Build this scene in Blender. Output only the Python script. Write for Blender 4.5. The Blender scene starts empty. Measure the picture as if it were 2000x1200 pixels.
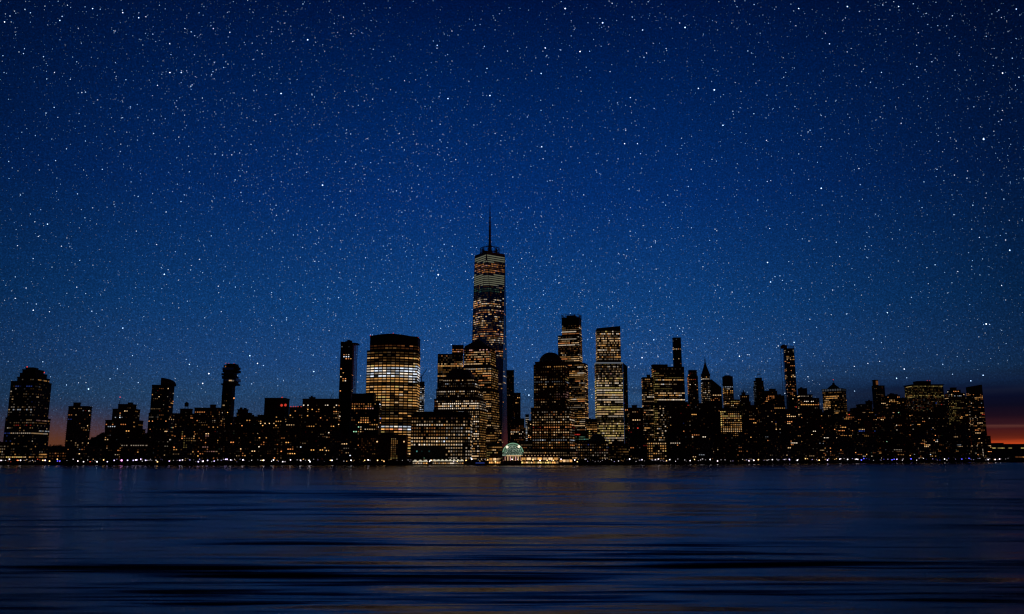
import bpy, bmesh, math, random
import numpy as np
from mathutils import Vector, Matrix
R = math.radians
random.seed(7)
rnd = random.Random(11)
sc = bpy.context.scene
col = sc.collection

# ------------------------------------------------------------------ camera
F = 1600.0; PITCH = math.atan(292 / F); CH = 13.0
cp, sp = math.cos(PITCH), math.sin(PITCH)
def unproj(x, y, D):
    dx, dy = (x - 1000) / F, (600 - y) / F
    t = D / (cp - dy * sp)
    return t * dx, CH + t * (sp + dy * cp)          # X, Z at distance Y = D
def proj(X, Y, Z):
    z = Z - CH
    f = Y * cp + z * sp; u = -Y * sp + z * cp
    return 1000 + F * X / f, 600 - F * u / f
cam = bpy.data.cameras.new('camera'); co = bpy.data.objects.new('camera', cam); col.objects.link(co)
cam.sensor_width = 36; cam.lens = 36 * F / 2000; cam.clip_start = 1; cam.clip_end = 90000
co.location = (0, 0, CH); co.rotation_euler = (R(90) + PITCH, 0, 0)
sc.camera = co
sc.view_settings.view_transform = 'Standard'; sc.view_settings.look = 'None'
sc.view_settings.exposure = 0; sc.view_settings.gamma = 1
sc.cycles.use_denoising = True; sc.cycles.denoising_input_passes = 'RGB'
sc.cycles.max_bounces = 4; sc.cycles.diffuse_bounces = 2; sc.cycles.glossy_bounces = 3
sc.cycles.sample_clamp_indirect = 2.0
sc.cycles.filter_width = 1.25

def shoreY(px):                                     # distance of the quay for a given picture column
    if px < 1150: return 1240.0
    t = (px - 1150) / 850
    return 1240 + 620 * t * (1.0 + 0.15 * t)

# ------------------------------------------------------------------ node helpers
def s2l(c):
    return tuple(((v / 255) / 12.92 if v / 255 <= .04045 else ((v / 255 + .055) / 1.055) ** 2.4) for v in c) + (1,)
class NT:
    def __init__(s, tree): s.t = tree; s.n = tree.nodes; s.l = tree.links
    def node(s, typ, **kw):
        n = s.n.new(typ)
        for k, v in kw.items(): setattr(n, k, v)
        return n
    def put(s, sock, v):
        if isinstance(v, (int, float)): sock.default_value = v
        elif isinstance(v, tuple): sock.default_value = v
        else: s.l.new(v, sock)
    def m(s, op, a, b=0.0, c=None, clamp=False):
        n = s.node('ShaderNodeMath', operation=op, use_clamp=clamp)
        s.put(n.inputs[0], a); s.put(n.inputs[1], b)
        if c is not None: s.put(n.inputs[2], c)
        return n.outputs[0]
    def ramp(s, fac, stops, interp='LINEAR'):
        n = s.node('ShaderNodeValToRGB'); cr = n.color_ramp; cr.interpolation = interp
        while len(cr.elements) < len(stops): cr.elements.new(0.5)
        for e, (p, c) in zip(cr.elements, stops):
            e.position = p; e.color = c if isinstance(c, tuple) else (c, c, c, 1)
        s.put(n.inputs[0], fac); return n.outputs[0]
    def mix(s, fac, a, b, blend='MIX'):
        n = s.node('ShaderNodeMix', data_type='RGBA', blend_type=blend)
        s.put(n.inputs[0], fac); s.put(n.inputs[6], a); s.put(n.inputs[7], b); return n.outputs[2]
    def noise(s, vec, scale, detail=2.0, rough=0.5):
        n = s.node('ShaderNodeTexNoise'); n.inputs['Scale'].default_value = scale
        n.inputs['Detail'].default_value = detail; n.inputs['Roughness'].default_value = rough
        if vec is not None: s.l.new(vec, n.inputs['Vector'])
        return n.outputs['Fac']
    def comb(s, x, y, z):
        n = s.node('ShaderNodeCombineXYZ')
        for i, v in enumerate((x, y, z)): s.put(n.inputs[i], v)
        return n.outputs[0]

def surf_mat(name, c1, c2, scale=0.08, rough=0.7, metallic=0.0, spec=0.4, stretch=(1, 1, 1)):
    m = bpy.data.materials.new(name); m.use_nodes = True; t = NT(m.node_tree)
    b = t.n['Principled BSDF']
    g = t.node('ShaderNodeNewGeometry'); mp = t.node('ShaderNodeMapping'); mp.inputs['Scale'].default_value = stretch
    t.l.new(g.outputs['Position'], mp.inputs['Vector'])
    f = t.noise(mp.outputs[0], scale, 4, .6)
    t.l.new(t.mix(f, tuple(c1) + (1,), tuple(c2) + (1,)), b.inputs['Base Color'])
    t.put(b.inputs['Roughness'], t.m('MULTIPLY_ADD', f, .2, rough - .1))
    b.inputs['Metallic'].default_value = metallic; b.inputs['Specular IOR Level'].default_value = spec
    return m
def emit_mat(name, c, strength, var=0.35, scale=0.9):
    m = bpy.data.materials.new(name); m.use_nodes = True; t = NT(m.node_tree)
    t.n.remove(t.n['Principled BSDF'])
    e = t.node('ShaderNodeEmission'); g = t.node('ShaderNodeNewGeometry')
    f = t.noise(g.outputs['Position'], scale, 2)
    e.inputs['Color'].default_value = tuple(c) + (1,)
    t.put(e.inputs['Strength'], t.m('MULTIPLY_ADD', f, strength * var * 2, strength * (1 - var)))
    t.l.new(e.outputs[0], t.n['Material Output'].inputs['Surface'])
    m.cycles.emission_sampling = 'NONE'
    return m

M = {
 'stone':  surf_mat('dark_stone', (.018, .014, .012), (.035, .028, .024), .05, .9, spec=.08),
 'brick':  surf_mat('brown_brick', (.03, .014, .009), (.055, .026, .017), .08, .9, spec=.08),
 'glass':  surf_mat('tinted_glass', (.006, .008, .012), (.014, .016, .022), .03, .6, spec=.08),
 'mirror': surf_mat('mirror_glass', (.05, .09, .13), (.09, .14, .20), .02, .22, 1.0),
 'concrete': surf_mat('concrete', (.03, .03, .03), (.05, .048, .045), .1, .9, spec=.08),
 'roof':   surf_mat('roofing', (.012, .011, .011), (.025, .022, .022), .1, .9, spec=.08),
 'copper': surf_mat('dark_copper', (.02, .028, .026), (.035, .045, .04), .1, .6, spec=.3),
 'steel':  surf_mat('dark_steel', (.03, .03, .032), (.05, .05, .055), .3, .55, .4),
 'leaf':   surf_mat('leaves', (.012, .02, .008), (.03, .045, .015), .6, .9, spec=.08),
 'bark':   surf_mat('bark', (.02, .015, .01), (.035, .026, .018), 1.5, .9, spec=.1),
 'quay':   surf_mat('quay_stone', (.03, .026, .022), (.055, .05, .045), .3, .9, spec=.08),
 'ground': surf_mat('asphalt', (.02, .02, .02), (.04, .038, .035), .05, .9, spec=.2),
 'grassland': surf_mat('hill_grass', (.012, .018, .008), (.03, .035, .015), .01, .9, spec=.1),
 'white':  surf_mat('white_canvas', (.5, .48, .44), (.7, .68, .64), .4, .8),
 'red_roof': surf_mat('red_brown_roof', (.10, .03, .015), (.16, .05, .025), .3, .9, spec=.08),
 'navy':   surf_mat('navy_hull_paint', (.01, .015, .06), (.02, .03, .1), .4, .4),
}
HUE = dict(gold=(1, .47, .13), warm=(1, .62, .30), white=(1, .80, .60), cool=(.78, .86, 1), orange=(1, .34, .10),
           red=(1, .07, .04), green=(.4, .8, .5), blue=(.1, .2, 1), yellow=(1, .72, .22), cream=(.85, .86, .58), pink=(1, .5, .42), teal=(.2, .7, .65))
LEV = [.018, .05, .12, .28, .58, 1.2]
PAL = {}; PALM = {}
def glow(h, lv):
    k = (h, lv)
    if k not in PAL: PAL[k] = emit_mat('lit_' + h, HUE[h], LEV[lv])
    return PAL[k]
cube_v = [(-.5, -.5, -.5), (.5, -.5, -.5), (.5, .5, -.5), (-.5, .5, -.5), (-.5, -.5, .5), (.5, -.5, .5), (.5, .5, .5), (-.5, .5, .5)]
cube_f = [(0, 3, 2, 1), (4, 5, 6, 7), (0, 1, 5, 4), (1, 2, 6, 5), (2, 3, 7, 6), (3, 0, 4, 7)]
def win_mesh(h, lv):
    k = (h, lv)
    if k not in PALM:
        me = bpy.data.meshes.new('window'); me.from_pydata(cube_v, [], cube_f); me.materials.append(glow(h, lv)); PALM[k] = me
    return PALM[k]

# ------------------------------------------------------------------ mesh builder
class MB:
    def __init__(s): s.v = []; s.f = []; s.mi = []
    def add(s, vs, fs, mi=0):
        o = len(s.v); s.v += [tuple(v) for v in vs]
        s.f += [tuple(o + i for i in f) for f in fs]; s.mi += [mi] * len(fs)
    def box(s, c, d, rot=0.0, mi=0):
        ca, sa = math.cos(rot), math.sin(rot)
        s.add([(c[0] + x * d[0] * ca - y * d[1] * sa, c[1] + x * d[0] * sa + y * d[1] * ca, c[2] + z * d[2]) for x, y, z in cube_v], cube_f, mi)
    def prism(s, poly, z0, z1, top=None, zt=None, mi=0, cap=True):
        """poly: ccw list of (x, y); top: another ring (frustum); zt: list of heights of the top ring"""
        n = len(poly); tp = top or poly
        vs = [(x, y, z0) for x, y in poly] + [(x, y, (zt[i] if zt else z1)) for i, (x, y) in enumerate(tp)]
        fs = [(i, (i + 1) % n, n + (i + 1) % n, n + i) for i in range(n)]
        if cap: fs += [tuple(range(n - 1, -1, -1)), tuple(range(n, 2 * n))]
        s.add(vs, fs, mi)
    def tube(s, a, b, r0, r1=None, n=6, mi=0):
        a = Vector(a); b = Vector(b); r1 = r0 if r1 is None else r1
        d = (b - a).normalized(); q = d.to_track_quat('Z', 'Y').to_matrix()
        vs = []
        for c, r in ((a, r0), (b, r1)):
            for i in range(n):
                t = 2 * math.pi * i / n
                vs.append(tuple(c + q @ Vector((r * math.cos(t), r * math.sin(t), 0))))
        fs = [(i, (i + 1) % n, n + (i + 1) % n, n + i) for i in range(n)] + [tuple(range(n - 1, -1, -1)), tuple(range(n, 2 * n))]
        s.add(vs, fs, mi)
    def ball(s, c, r, n=8, k=5, sz=1.0, half=False, mi=0):
        vs = []; fs = []
        for j in range(k + 1):
            ph = (math.pi / 2 if half else math.pi) * j / k
            for i in range(n):
                t = 2 * math.pi * i / n
                vs.append((c[0] + r * math.sin(ph) * math.cos(t), c[1] + r * math.sin(ph) * math.sin(t), c[2] + r * sz * math.cos(ph)))
        for j in range(k):
            for i in range(n):
                a, b = j * n + i, j * n + (i + 1) % n
                fs.append((a, a + n, b + n, b))
        s.add(vs, fs, mi)
    def build(s, name, mats, parent=None, loc=None):
        """vertices are in world space; they are re-centred on the parent"""
        o0 = Vector(parent['_base']) if parent is not None else Vector(loc or (0, 0, 0))
        me = bpy.data.meshes.new(name)
        me.from_pydata([(x - o0.x, y - o0.y, z - o0.z) for x, y, z in s.v], [], s.f)
        for m in (mats if isinstance(mats, (list, tuple)) else [mats]): me.materials.append(m)
        if any(s.mi): me.polygons.foreach_set('material_index', s.mi)
        me.update()
        o = bpy.data.objects.new(name, me); col.objects.link(o)
        if parent is not None: o.parent = parent
        else: o.location = o0
        return o
ROOTS = []
def thing(name, label, cat, loc, group=None):
    o = bpy.data.objects.new(name, None); col.objects.link(o); o.location = loc
    o['_base'] = list(loc); o['label'] = label; o['category'] = cat
    if group: o['group'] = group
    ROOTS.append(o)
    return o
def tag(o, label=None, cat=None, group=None, kind=None):
    for k, v in (('label', label), ('category', cat), ('group', group), ('kind', kind)):
        if v: o[k] = v
    return o

# ------------------------------------------------------------------ footprints
def rot2(p, r, c):
    ca, sa = math.cos(r), math.sin(r)
    return [(c[0] + x * ca - y * sa, c[1] + x * sa + y * ca) for x, y in p]
def foot(shape, w, d):
    if shape == 'rect': return [(-w/2, -d/2), (w/2, -d/2), (w/2, d/2), (-w/2, d/2)]
    if shape == 'cut':
        c = min(w, d) * .16
        return [(-w/2 + c, -d/2), (w/2 - c, -d/2), (w/2, -d/2 + c), (w/2, d/2 - c), (w/2 - c, d/2), (-w/2 + c, d/2), (-w/2, d/2 - c), (-w/2, -d/2 + c)]
    if shape == 'bow':                       # curved front bulging to the viewer
        n = 12; pts = []
        for i in range(n + 1):
            t = -1 + 2 * i / n
            pts.append((t * w / 2, -d / 2 - .16 * w * (1 - t * t) + .04 * w * t))
        return pts + [(w/2, d/2), (-w/2, d/2)]
    if shape == 'round':
        return [(w/2 * math.cos(2*math.pi*i/24), d/2 * math.sin(2*math.pi*i/24)) for i in range(24)]
def fit(x0, x1, yt, D, q, ratio, shape='rect'):
    """footprint standing at distance D whose top silhouette spans the given columns"""
    xm = (x0 + x1) / 2
    az = math.atan2(xm - 1000, F * cp)
    rot = (R(q) - az) if q is not None else 0.0
    X, Z = unproj(xm, yt, D)
    w = (x1 - x0) / F * D * .9; cx = X; cy = D + w * ratio / 2
    for _ in range(25):
        P = rot2(foot(shape, w, w * ratio), rot, (cx, cy))
        cy += D - min(p[1] for p in P)
        px = [proj(p[0], p[1], Z)[0] for p in P]
        a, b = min(px), max(px)
        w *= (x1 - x0) / (b - a); cx += (xm - (a + b) / 2) / F * D
    return cx, cy, w, rot, Z

SIL = []      # silhouettes for choosing which windows show
WINS = []     # (root, list of windows)
ZG = 2.4
DEF = dict(bay=3.6, floor=4.0, wf=.66, hf=.5, p=.3, rowvar=.6, run=.5, hues='warm', lv=(2, 4), dim=.25)
HSETS = {
 'warm':  [('gold', 4), ('warm', 5), ('orange', 2), ('white', 2)],
 'gold':  [('gold', 9), ('warm', 2), ('yellow', 1)],
 'home':  [('orange', 5), ('gold', 4), ('warm', 4), ('white', 2), ('red', .5), ('cool', .5), ('green', .25), ('blue', .2)],
 'pale':  [('warm', 4), ('white', 5), ('gold', 1), ('cool', .5)],
 'white': [('white', 3), ('cool', 6)],
 'mixed': [('gold', 3), ('warm', 5), ('white', 3), ('pink', 1), ('cool', .6), ('red', .2), ('blue', .15)],
 'orange': [('orange', 5), ('gold', 2), ('pink', 1)],
 'red': [('red', 1)], 'blue': [('blue', 1)], 'green': [('green', 2), ('teal', 1)], 'pane': [('yellow', 4), ('warm', 3), ('white', 2)],
 'yellow': [('yellow', 3), ('gold', 1)],
}
for _h in HUE: HSETS.setdefault(_h, [(_h, 1)])
HSETS = {k: ([a for a, b in v], [b for a, b in v]) for k, v in HSETS.items()}
def lay_windows(out, poly, z0, z1, st, zones, rg, inset=.8):
    n = len(poly)
    for i in range(n):
        a, b = Vector(poly[i]), Vector(poly[(i + 1) % n])
        e = b - a; L = e.length
        if L < 2.2: continue
        nrm = Vector((e.y, -e.x)).normalized(); mid = (a + b) / 2
        if nrm.dot(mid.normalized()) > .12: continue        # faces away from the river
        ang = math.atan2(e.y, e.x)
        bay = st['bay']; nb = max(1, int((L - inset) / bay)); bw = (L - inset) / nb
        nf = int((z1 - z0 - .8) / st['floor'])
        for k in range(nf):
            zc = z1 - 1.2 - (k + .5) * st['floor']
            rowp = st['p'] * (1 - st['rowvar'] + 2 * st['rowvar'] * rg.random())
            lit = False; hue = None; lv = 2
            rh = rg.choices(*HSETS[st['hues']])[0]; rl = rg.randint(*st['lv']); rzk = None
            for j in range(nb):
                c = a + e * ((inset / 2 + bw * (j + .5)) / L)
                px, py = proj(c.x, c.y, zc)
                s = st; p = rowp; zn = None
                for z in zones:
                    if z[0] <= px <= z[1] and z[2] <= py <= z[3]: zn = z[4]
                if zn:
                    p = zn.get('p', p)
                    s = dict(st); s.update(zn)
                if zn and id(zn) != rzk:
                    rzk = id(zn); rh = rg.choices(*HSETS[s['hues']])[0]; rl = rg.randint(*s['lv'])
                if rg.random() > s['run'] or j == 0 or zn:
                    lit = rg.random() < p
                    if rg.random() < (.3 if zn else .45):
                        hue = rg.choices(*HSETS[s['hues']])[0]; lv = rg.randint(*s['lv'])
                    else: hue, lv = rh, rl
                if lit and p > 0: h, l = hue, lv
                elif p > 0 and rg.random() < s['dim']: h, l = rg.choices(*HSETS[s['hues']])[0], rg.choice((0, 0, 1))
                else: continue
                if rg.random() < .15: l = max(0, l - 1)
                p3 = c + nrm * .05
                out.append((p3.x, p3.y, zc, bw * s['wf'] * (1 if s['run'] < .8 else 1.0), s['floor'] * s['hf'], ang, h, l))
def flush_windows(root, wins):
    """up to 100 windows that show become parts; the rest is one part"""
    if not wins: return
    mi = root.get('_order', 0); D0 = root['_dist']
    vis = []; hid = []
    for w in wins:
        px, py = proj(w[0], w[1], w[2])
        occ = not (0 <= px <= 2000)
        if not occ:
            for (x0, x1, y, D) in SIL:
                if D < w[1] - 6 and D < D0 - 3 and x0 < px < x1 and py > y: occ = True; break
        (hid if occ else vis).append(w)
    vis.sort(key=lambda w: -(w[7] * 10 + w[3] * w[4]))
    singles = vis[:100]; rest = vis[100:] + hid
    b = root['_base']
    for (x, y, z, ww, wh, ang, h, l) in singles:
        o = bpy.data.objects.new('window', win_mesh(h, l)); col.objects.link(o); o.parent = root
        o.location = (x - b[0], y - b[1], z - b[2]); o.rotation_euler = (0, 0, ang); o.scale = (ww, .5, wh)
    if rest:
        keys = sorted({(w[6], w[7]) for w in rest}); mb = MB()
        for (x, y, z, ww, wh, ang, h, l) in rest: mb.box((x, y, z), (ww, .5, wh), ang, keys.index((h, l)))
        o = mb.build('window', [glow(*k) for k in keys], root)
        if len(vis) > 100: o['kind'] = 'stuff'
def beacon(root, x, y, z, r=.9, hue='red', lv=5):
    mb = MB(); mb.ball((x, y, z), r, 6, 4); return mb.build('beacon', glow(hue, lv), root)
def mast(root, X, Y, z0, z1, r=.5, light=True):
    mb = MB(); mb.tube((X, Y, z0), (X, Y, z1), r, r * .4)
    for k in range(3):
        z = z0 + (z1 - z0) * (.35 + .2 * k); mb.box((X, Y, z), (r * 4, r * .8, r * .8))
    mb.build('mast', M['steel'], root)
    if light: beacon(root, X, Y, z1, .8)

def building(name, label, off, tiers, style=None, zones=(), q=None, ratio=.8, mat='glass', cat='building', group=None, shape='rect',
             slant=None, seed=None, mech=True, D=None, dark_top=3.0, grow=0):
    """tiers, bottom to top: (x0, x1, ytop[, options]) as the columns and height of each stage"""
    xm = (tiers[0][0] + tiers[0][1]) / 2
    D = D or shoreY(xm) + off
    st = dict(DEF); st.update(style or {})
    rg = random.Random(seed if seed is not None else int(xm * 7 + tiers[-1][2]))
    T = []
    for t in tiers:
        o = t[3] if len(t) > 3 else {}
        T.append((fit(t[0], t[1], t[2], D + (o.get('back', 0)), o.get('q', q), o.get('ratio', ratio), o.get('shape', shape)), t, o))
    root = thing(name, label, cat, (T[0][0][0], T[0][0][1], ZG), group)
    root['_dist'] = D
    z0 = ZG; wins = []; info = []
    for i, ((cx, cy, w, rot, Z), t, o) in enumerate(T):
        sh = o.get('shape', shape); rt = o.get('ratio', ratio)
        P = rot2(foot(sh, w, w * rt), rot, (cx, cy)); nm = 'wall' if i == 0 else 'upper_wall'
        mb = MB(); mt = M[o.get('mat', mat)]
        kind = o.get('kind', 'prism')
        if i + 1 == len(T) and slant: kind = 'slant'
        if kind == 'prism':
            mb.prism(P, z0, Z)
            # parapet and a slim cornice
            Pc = rot2(foot(sh, w + .9, w * rt + .9), rot, (cx, cy)); mb.prism(Pc, Z - .9, Z + .5)
        elif kind == 'slant':
            zl, zr = unproj(0, slant[0], D)[1], unproj(0, slant[1], D)[1]
            xs = [p[0] for p in P]; xa, xb = min(xs), max(xs)
            mb.prism(P, z0, Z, zt=[zl + (zr - zl) * (p[0] - xa) / (xb - xa) for p in P]); Z = min(zl, zr)
        elif kind == 'frustum':
            k = o.get('k', .6); Pt = rot2(foot(sh, w * k, w * rt * k), rot, (cx, cy)); mb.prism(P, z0, Z, top=Pt); nm = 'roof'
        elif kind == 'pyramid':
            mb.prism(P, z0, Z, top=rot2(foot(sh, w * .02, w * rt * .02), rot, (cx, cy))); nm = 'roof'
        elif kind == 'dome':
            rr = w / 2; h = Z - z0; nm = 'dome'
            mb.ball((cx, cy, z0), rr, 24, 8, h / rr, half=True)
        ob = mb.build(nm, mt, root)
        if kind in ('prism', 'slant') and not o.get('blank'):
            zt = Z - (o.get('dark', dark_top) if (i + 1 == len(T)) else o.get('dark', .5))
            s2 = dict(st); s2.update(o.get('st', {}))
            lay_windows(wins, P, max(z0, ZG + 5), zt, s2, zones, rg)
        px = [proj(p[0], p[1], Z)[0] for p in P]
        SIL.append((min(px), max(px), t[2], D))
        info.append((cx, cy, w, rot, z0, Z, P)); z0 = Z
    if mech and T[-1][2].get('kind', 'prism') == 'prism' and not slant and info[-1][2] > 9:
        cx, cy, w, rot, _, Z, P = info[-1]
        mb = MB()
        for k in range(rg.randint(1, 3)):
            mw = w * rg.uniform(.12, .3); mh = rg.uniform(1.2, 3.0)
            mb.box((cx + rg.uniform(-.3, .3) * w * math.cos(rot), cy + rg.uniform(-.2, .2) * w * ratio, Z + .5 + mh / 2), (mw, mw * .8, mh), rot)
        if rg.random() < .5:
            mb.tube((cx + .1 * w, cy, Z), (cx + .1 * w, cy, Z + rg.uniform(4, 8)), .25, .15)
        mb.build('roof_plant', M['roof'], root)
    WINS.append((root, wins))
    return root, info, D

# ------------------------------------------------------------------ facade styles
OFF = dict(bay=2.9, floor=4.1, wf=.80, hf=.42, p=.5, rowvar=.7, run=.72, hues='warm', lv=(2, 4), dim=.4)
HOME = dict(bay=3.4, floor=3.4, wf=.46, hf=.42, p=.08, rowvar=.9, run=.45, hues='home', lv=(2, 5), dim=.10)
DARK = dict(HOME, p=.055, dim=.06, lv=(2, 4))
GRID = dict(bay=3.6, floor=4.1, wf=.5, hf=.42, p=.75, rowvar=.35, run=.2, hues='pale', lv=(2, 4), dim=.7)
def Z_(x0, x1, y0, y1, **k): return (x0, x1, y0, y1, k)
OFFCE, APT = 'office tower', 'apartment building'

# ---------------- far end of the shore: the big tower with a stepped crown
r, inf, D = building('office_tower', 'broad dark office tower with stepped rounded crown and blue-lit panes, beside the balconied slab', 60,
    [(11, 99, 816), (21.5, 101, 745), (34, 97, 737), (39, 92, 729, dict(blank=1)), (44, 86, 722, dict(blank=1)), (50, 75, 718.5, dict(blank=1))],
    dict(OFF, p=.13, hues='mixed', bay=3.2, wf=.6, run=.4, dim=.18, lv=(1, 3)),
    [Z_(66, 110, 745, 812, p=.05), Z_(20, 66, 757, 795, p=.10), Z_(30, 42, 751, 759, p=.9, hues='blue', lv=(2, 2)), Z_(52, 62, 751, 759, p=.9, hues='blue', lv=(2, 2)),
     Z_(20, 110, 742, 749, p=.75), Z_(10, 110, 821, 827, p=.7), Z_(10, 110, 842, 848, p=.9, hues='pale', lv=(3, 3)), Z_(15, 66, 828, 841, p=.4, lv=(1, 3)),
     Z_(10, 20, 846, 862, p=.6, hues='blue', lv=(1, 2)), Z_(10, 66, 795, 803, p=.6, lv=(1, 3)), Z_(10, 100, 862, 866, p=.8), Z_(10, 110, 888, 899, p=.8, hues='gold', lv=(3, 4)),
     Z_(66, 110, 849, 885, p=.1)], ratio=1.2, mech=False)
for (x, y) in ((53, 717), (63, 721), (86, 728)):
    X, Z = unproj(x, y, D + 30); beacon(r, X, D + 30, Z, 1.0)

# ---------------- slab with balconies
r, inf, D = building('apartment_tower', 'dark slab tower ringed with balconies, standing alone between the sunset gap and a wooded rise', 80,
    [(134, 180, 794), (143.5, 158, 787, dict(blank=1))], dict(HOME, p=.07), [Z_(130, 190, 796, 803, p=.25), Z_(130, 190, 862, 880, p=.2)], ratio=.5, mat='concrete', mech=False)
cx, cy, w, rot, z0, Z, P = inf[0]
for k in range(int((Z - 8) / 3.4)):
    mb = MB(); mb.box((cx, cy, 8 + k * 3.4), (w + 2.2, w * .5 + 1.6, .5), rot)
    mb.build('balcony', M['concrete'], r)

r, inf, D = building('stepped_apartment_block', 'stepped dark block with a thin red-tipped mast on its roof', 90,
    [(205, 284, 838), (206, 280, 821), (220, 274, 799), (231, 267, 790)], dict(HOME, p=.12), [Z_(214, 245, 812, 816, p=.7, hues='white'), Z_(205, 222, 833, 837, p=.8, hues='white')], mat='brick')
X, Z = unproj(234.5, 776, D + 20); mast(r, X, D + 20, inf[-1][5], Z)

r, inf, D = building('apartment_tower', 'tall dark tower topped by a quarter-round crown above a bright top floor', 150,
    [(290.5, 342, 807), (297, 341, 752.5)], dict(HOME, p=.13, bay=2.8), [Z_(290, 345, 753, 757, p=.85, hues='pale', lv=(3, 4)), Z_(290, 345, 807, 822, p=.35)], ratio=.7, mech=False)
X0, Za = unproj(313.6, 752, D + 5); X1, _ = unproj(335, 752, D + 5); _, Zb = unproj(313.6, 738, D + 5)
mb = MB(); n = 8; base = []
fr = [(X0, Za - 1)] + [(X0 + (X1 - X0) * math.sin(t * math.pi / 2 / n), Za + (Zb - Za) * math.cos(t * math.pi / 2 / n)) for t in range(n + 1)] + [(X1, Za - 1)]
fr = fr[::-1]
vs = [(x, D + 5, z) for x, z in fr] + [(x, D + 25, z) for x, z in fr]; m_ = len(fr)
mb.add(vs, [tuple(range(m_ - 1, -1, -1)), tuple(range(m_, 2 * m_))] + [(i, (i + 1) % m_, m_ + (i + 1) % m_, m_ + i) for i in range(m_)])
mb.build('crown', M['concrete'], r)

def water_tank(name, label, x, ytop, ybot, D):
    X, Zt = unproj(x, ytop, D); _, Zb = unproj(x, ybot, D); h = Zt - Zb
    t = thing(name, label, 'water tank', (X, D, Zb))
    mb = MB(); rr = h * .26
    mb.tube((X, D, Zb + h * .35), (X, D, Zt - h * .2), rr, rr, 12); mb.build('tank', M['bark'], t)
    mb = MB(); mb.tube((X, D, Zt - h * .2), (X, D, Zt), rr * 1.08, .1, 12); mb.build('roof', M['roof'], t)
    for a in range(4):
        c, s = math.cos(a * math.pi / 2 + .78) * rr, math.sin(a * math.pi / 2 + .78) * rr
        mb = MB(); mb.tube((X + c, D + s, Zb), (X + c * .9, D + s * .9, Zb + h * .36), .3, .25, 4); mb.build('leg', M['steel'], t)

r, inf, D = building('apartment_block', 'low brick block carrying a rooftop water tank', 70, [(342, 381, 808), (352, 376.5, 799)], dict(HOME, p=.13), [Z_(360, 366, 799, 812, p=.8, hues='white')], mat='brick', mech=False)
water_tank('water_tank', 'small round wooden water tank on legs above a low block', 365, 785, 799.5, D + 9)
building('apartment_block', 'wide flat dark block with a small square penthouse, before the tower of stacked boxes', 95, [(380, 441, 797), (410.5, 422, 791)], dict(HOME, p=.12), [Z_(420, 441, 818, 834, p=.45)], mat='brick', mech=False)

# ---------------- tower of shifted glass boxes
D = 1700.0; rg = random.Random(5)
r, inf, D = building('apartment_tower', 'slim dark tower of shifted stacked glass boxes jutting out at the top', 0, [(431, 462, 815), (434.5, 460, 752)], dict(HOME, p=.03, dim=.05),
                     D=D, ratio=.95, mech=False)
boxes = [(432, 461, 752, 749), (436, 457, 749, 741), (439, 461.5, 744.5, 739), (433.5, 458, 740, 734.5), (437, 455, 735, 728), (441, 456, 729, 727), (432.5, 452, 733, 729),
         (436, 458, 728, 724.5), (435, 463, 727, 722.5), (434.5, 456, 723, 718), (440, 462.5, 721, 716.5), (437, 459.5, 717, 713.5), (442, 458.5, 714, 710.5), (439, 449, 716, 714)]
for i, (x0, x1, yb, yt) in enumerate(boxes):
    dd = D + rg.uniform(-3, 2)
    Xa, Zt = unproj(x0, yt, dd); Xb, Zb = unproj(x1, yb, dd)
    mb = MB(); w_ = Xb - Xa; dp = 26 + rg.uniform(-3, 3)
    mb.box(((Xa + Xb) / 2, dd + dp / 2, (Zt + Zb) / 2 + 0.01 * i), (w_, dp, Zt - Zb)); mb.build('box_storey', M['mirror' if i in (5, 9, 2) else 'glass'], r)
for (x, y, h, l, ww) in ((454, 744, 'white', 2, 6), (450, 743.5, 'warm', 4, 6), (440.5, 716.2, 'orange', 3, 2), (457, 778, 'orange', 5, 2.5), (437, 792, 'warm', 3, 4)):
    X, Z = unproj(x, y, D - 3.4)
    o = bpy.data.objects.new('window', win_mesh(h, l)); col.objects.link(o); o.parent = r; b = r['_base']
    o.location = (X - b[0], D - 3.4 - b[1], Z - b[2]); o.scale = (ww, .6, 2.4)
for x in (441, 447, 457): 
    X, Z = unproj(x, 710, D + 4); beacon(r, X, D + 4, Z, .7, lv=4)

building('apartment_block', 'dark block with orange-lit top rooms at the foot of the stacked box tower', 85, [(458, 497, 815), (462, 492.5, 807), (464, 485, 800)],
    dict(HOME, p=.12), [Z_(455, 480, 804, 808, p=.8, hues='orange', lv=(4, 5))], mat='brick')
r, inf, D = building('office_block', 'boxy dark block with two red lights under its roof and a red beacon on top', 110, [(493, 517, 813)] and [(503, 567, 811), (517, 565.5, 778)],
    dict(HOME, p=.13), [Z_(517, 566, 780, 808, p=0), Z_(530, 566, 809, 813, p=.7, hues='warm'), Z_(500, 560, 823, 833, p=.35)], mat='stone', mech=False)
for (x, y, s) in ((549, 776.5, 1.3), (550, 792, 2.2), (557.5, 791.5, 2.2)):
    X, Z = unproj(x, y, D - 1); beacon(r, X, D - 1 if y > 780 else D + 5, Z, s, lv=4)
building('apartment_block', 'low dark block rising just behind the boxy one with red lights, seen at its edge', 60, [(480, 506, 814)], dict(HOME, p=.14), mat='brick')
r, inf, D = building('apartment_block', 'flat block with a row of red lamps along its roof edge', 95, [(565, 594, 796)], dict(HOME, p=.15), mat='brick')
for x in (568, 573, 577, 582, 588): 
    X, Z = unproj(x, 794.6, D); beacon(r, X, D + .3, Z, .9, lv=4)
r, inf, D = building('apartment_block', 'long wide block with a low roof hut and a tiny roof crane', 100, [(591, 666, 779.5), (604, 616, 776.5, dict(blank=1))],
    dict(HOME, p=.2), [Z_(590, 666, 780, 788, p=0), Z_(645, 660, 798, 812, p=.6), Z_(592, 615, 790, 830, p=.15), Z_(616, 644, 795, 840, p=.08, hues='orange')], ratio=.4, mat='brick')
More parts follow.
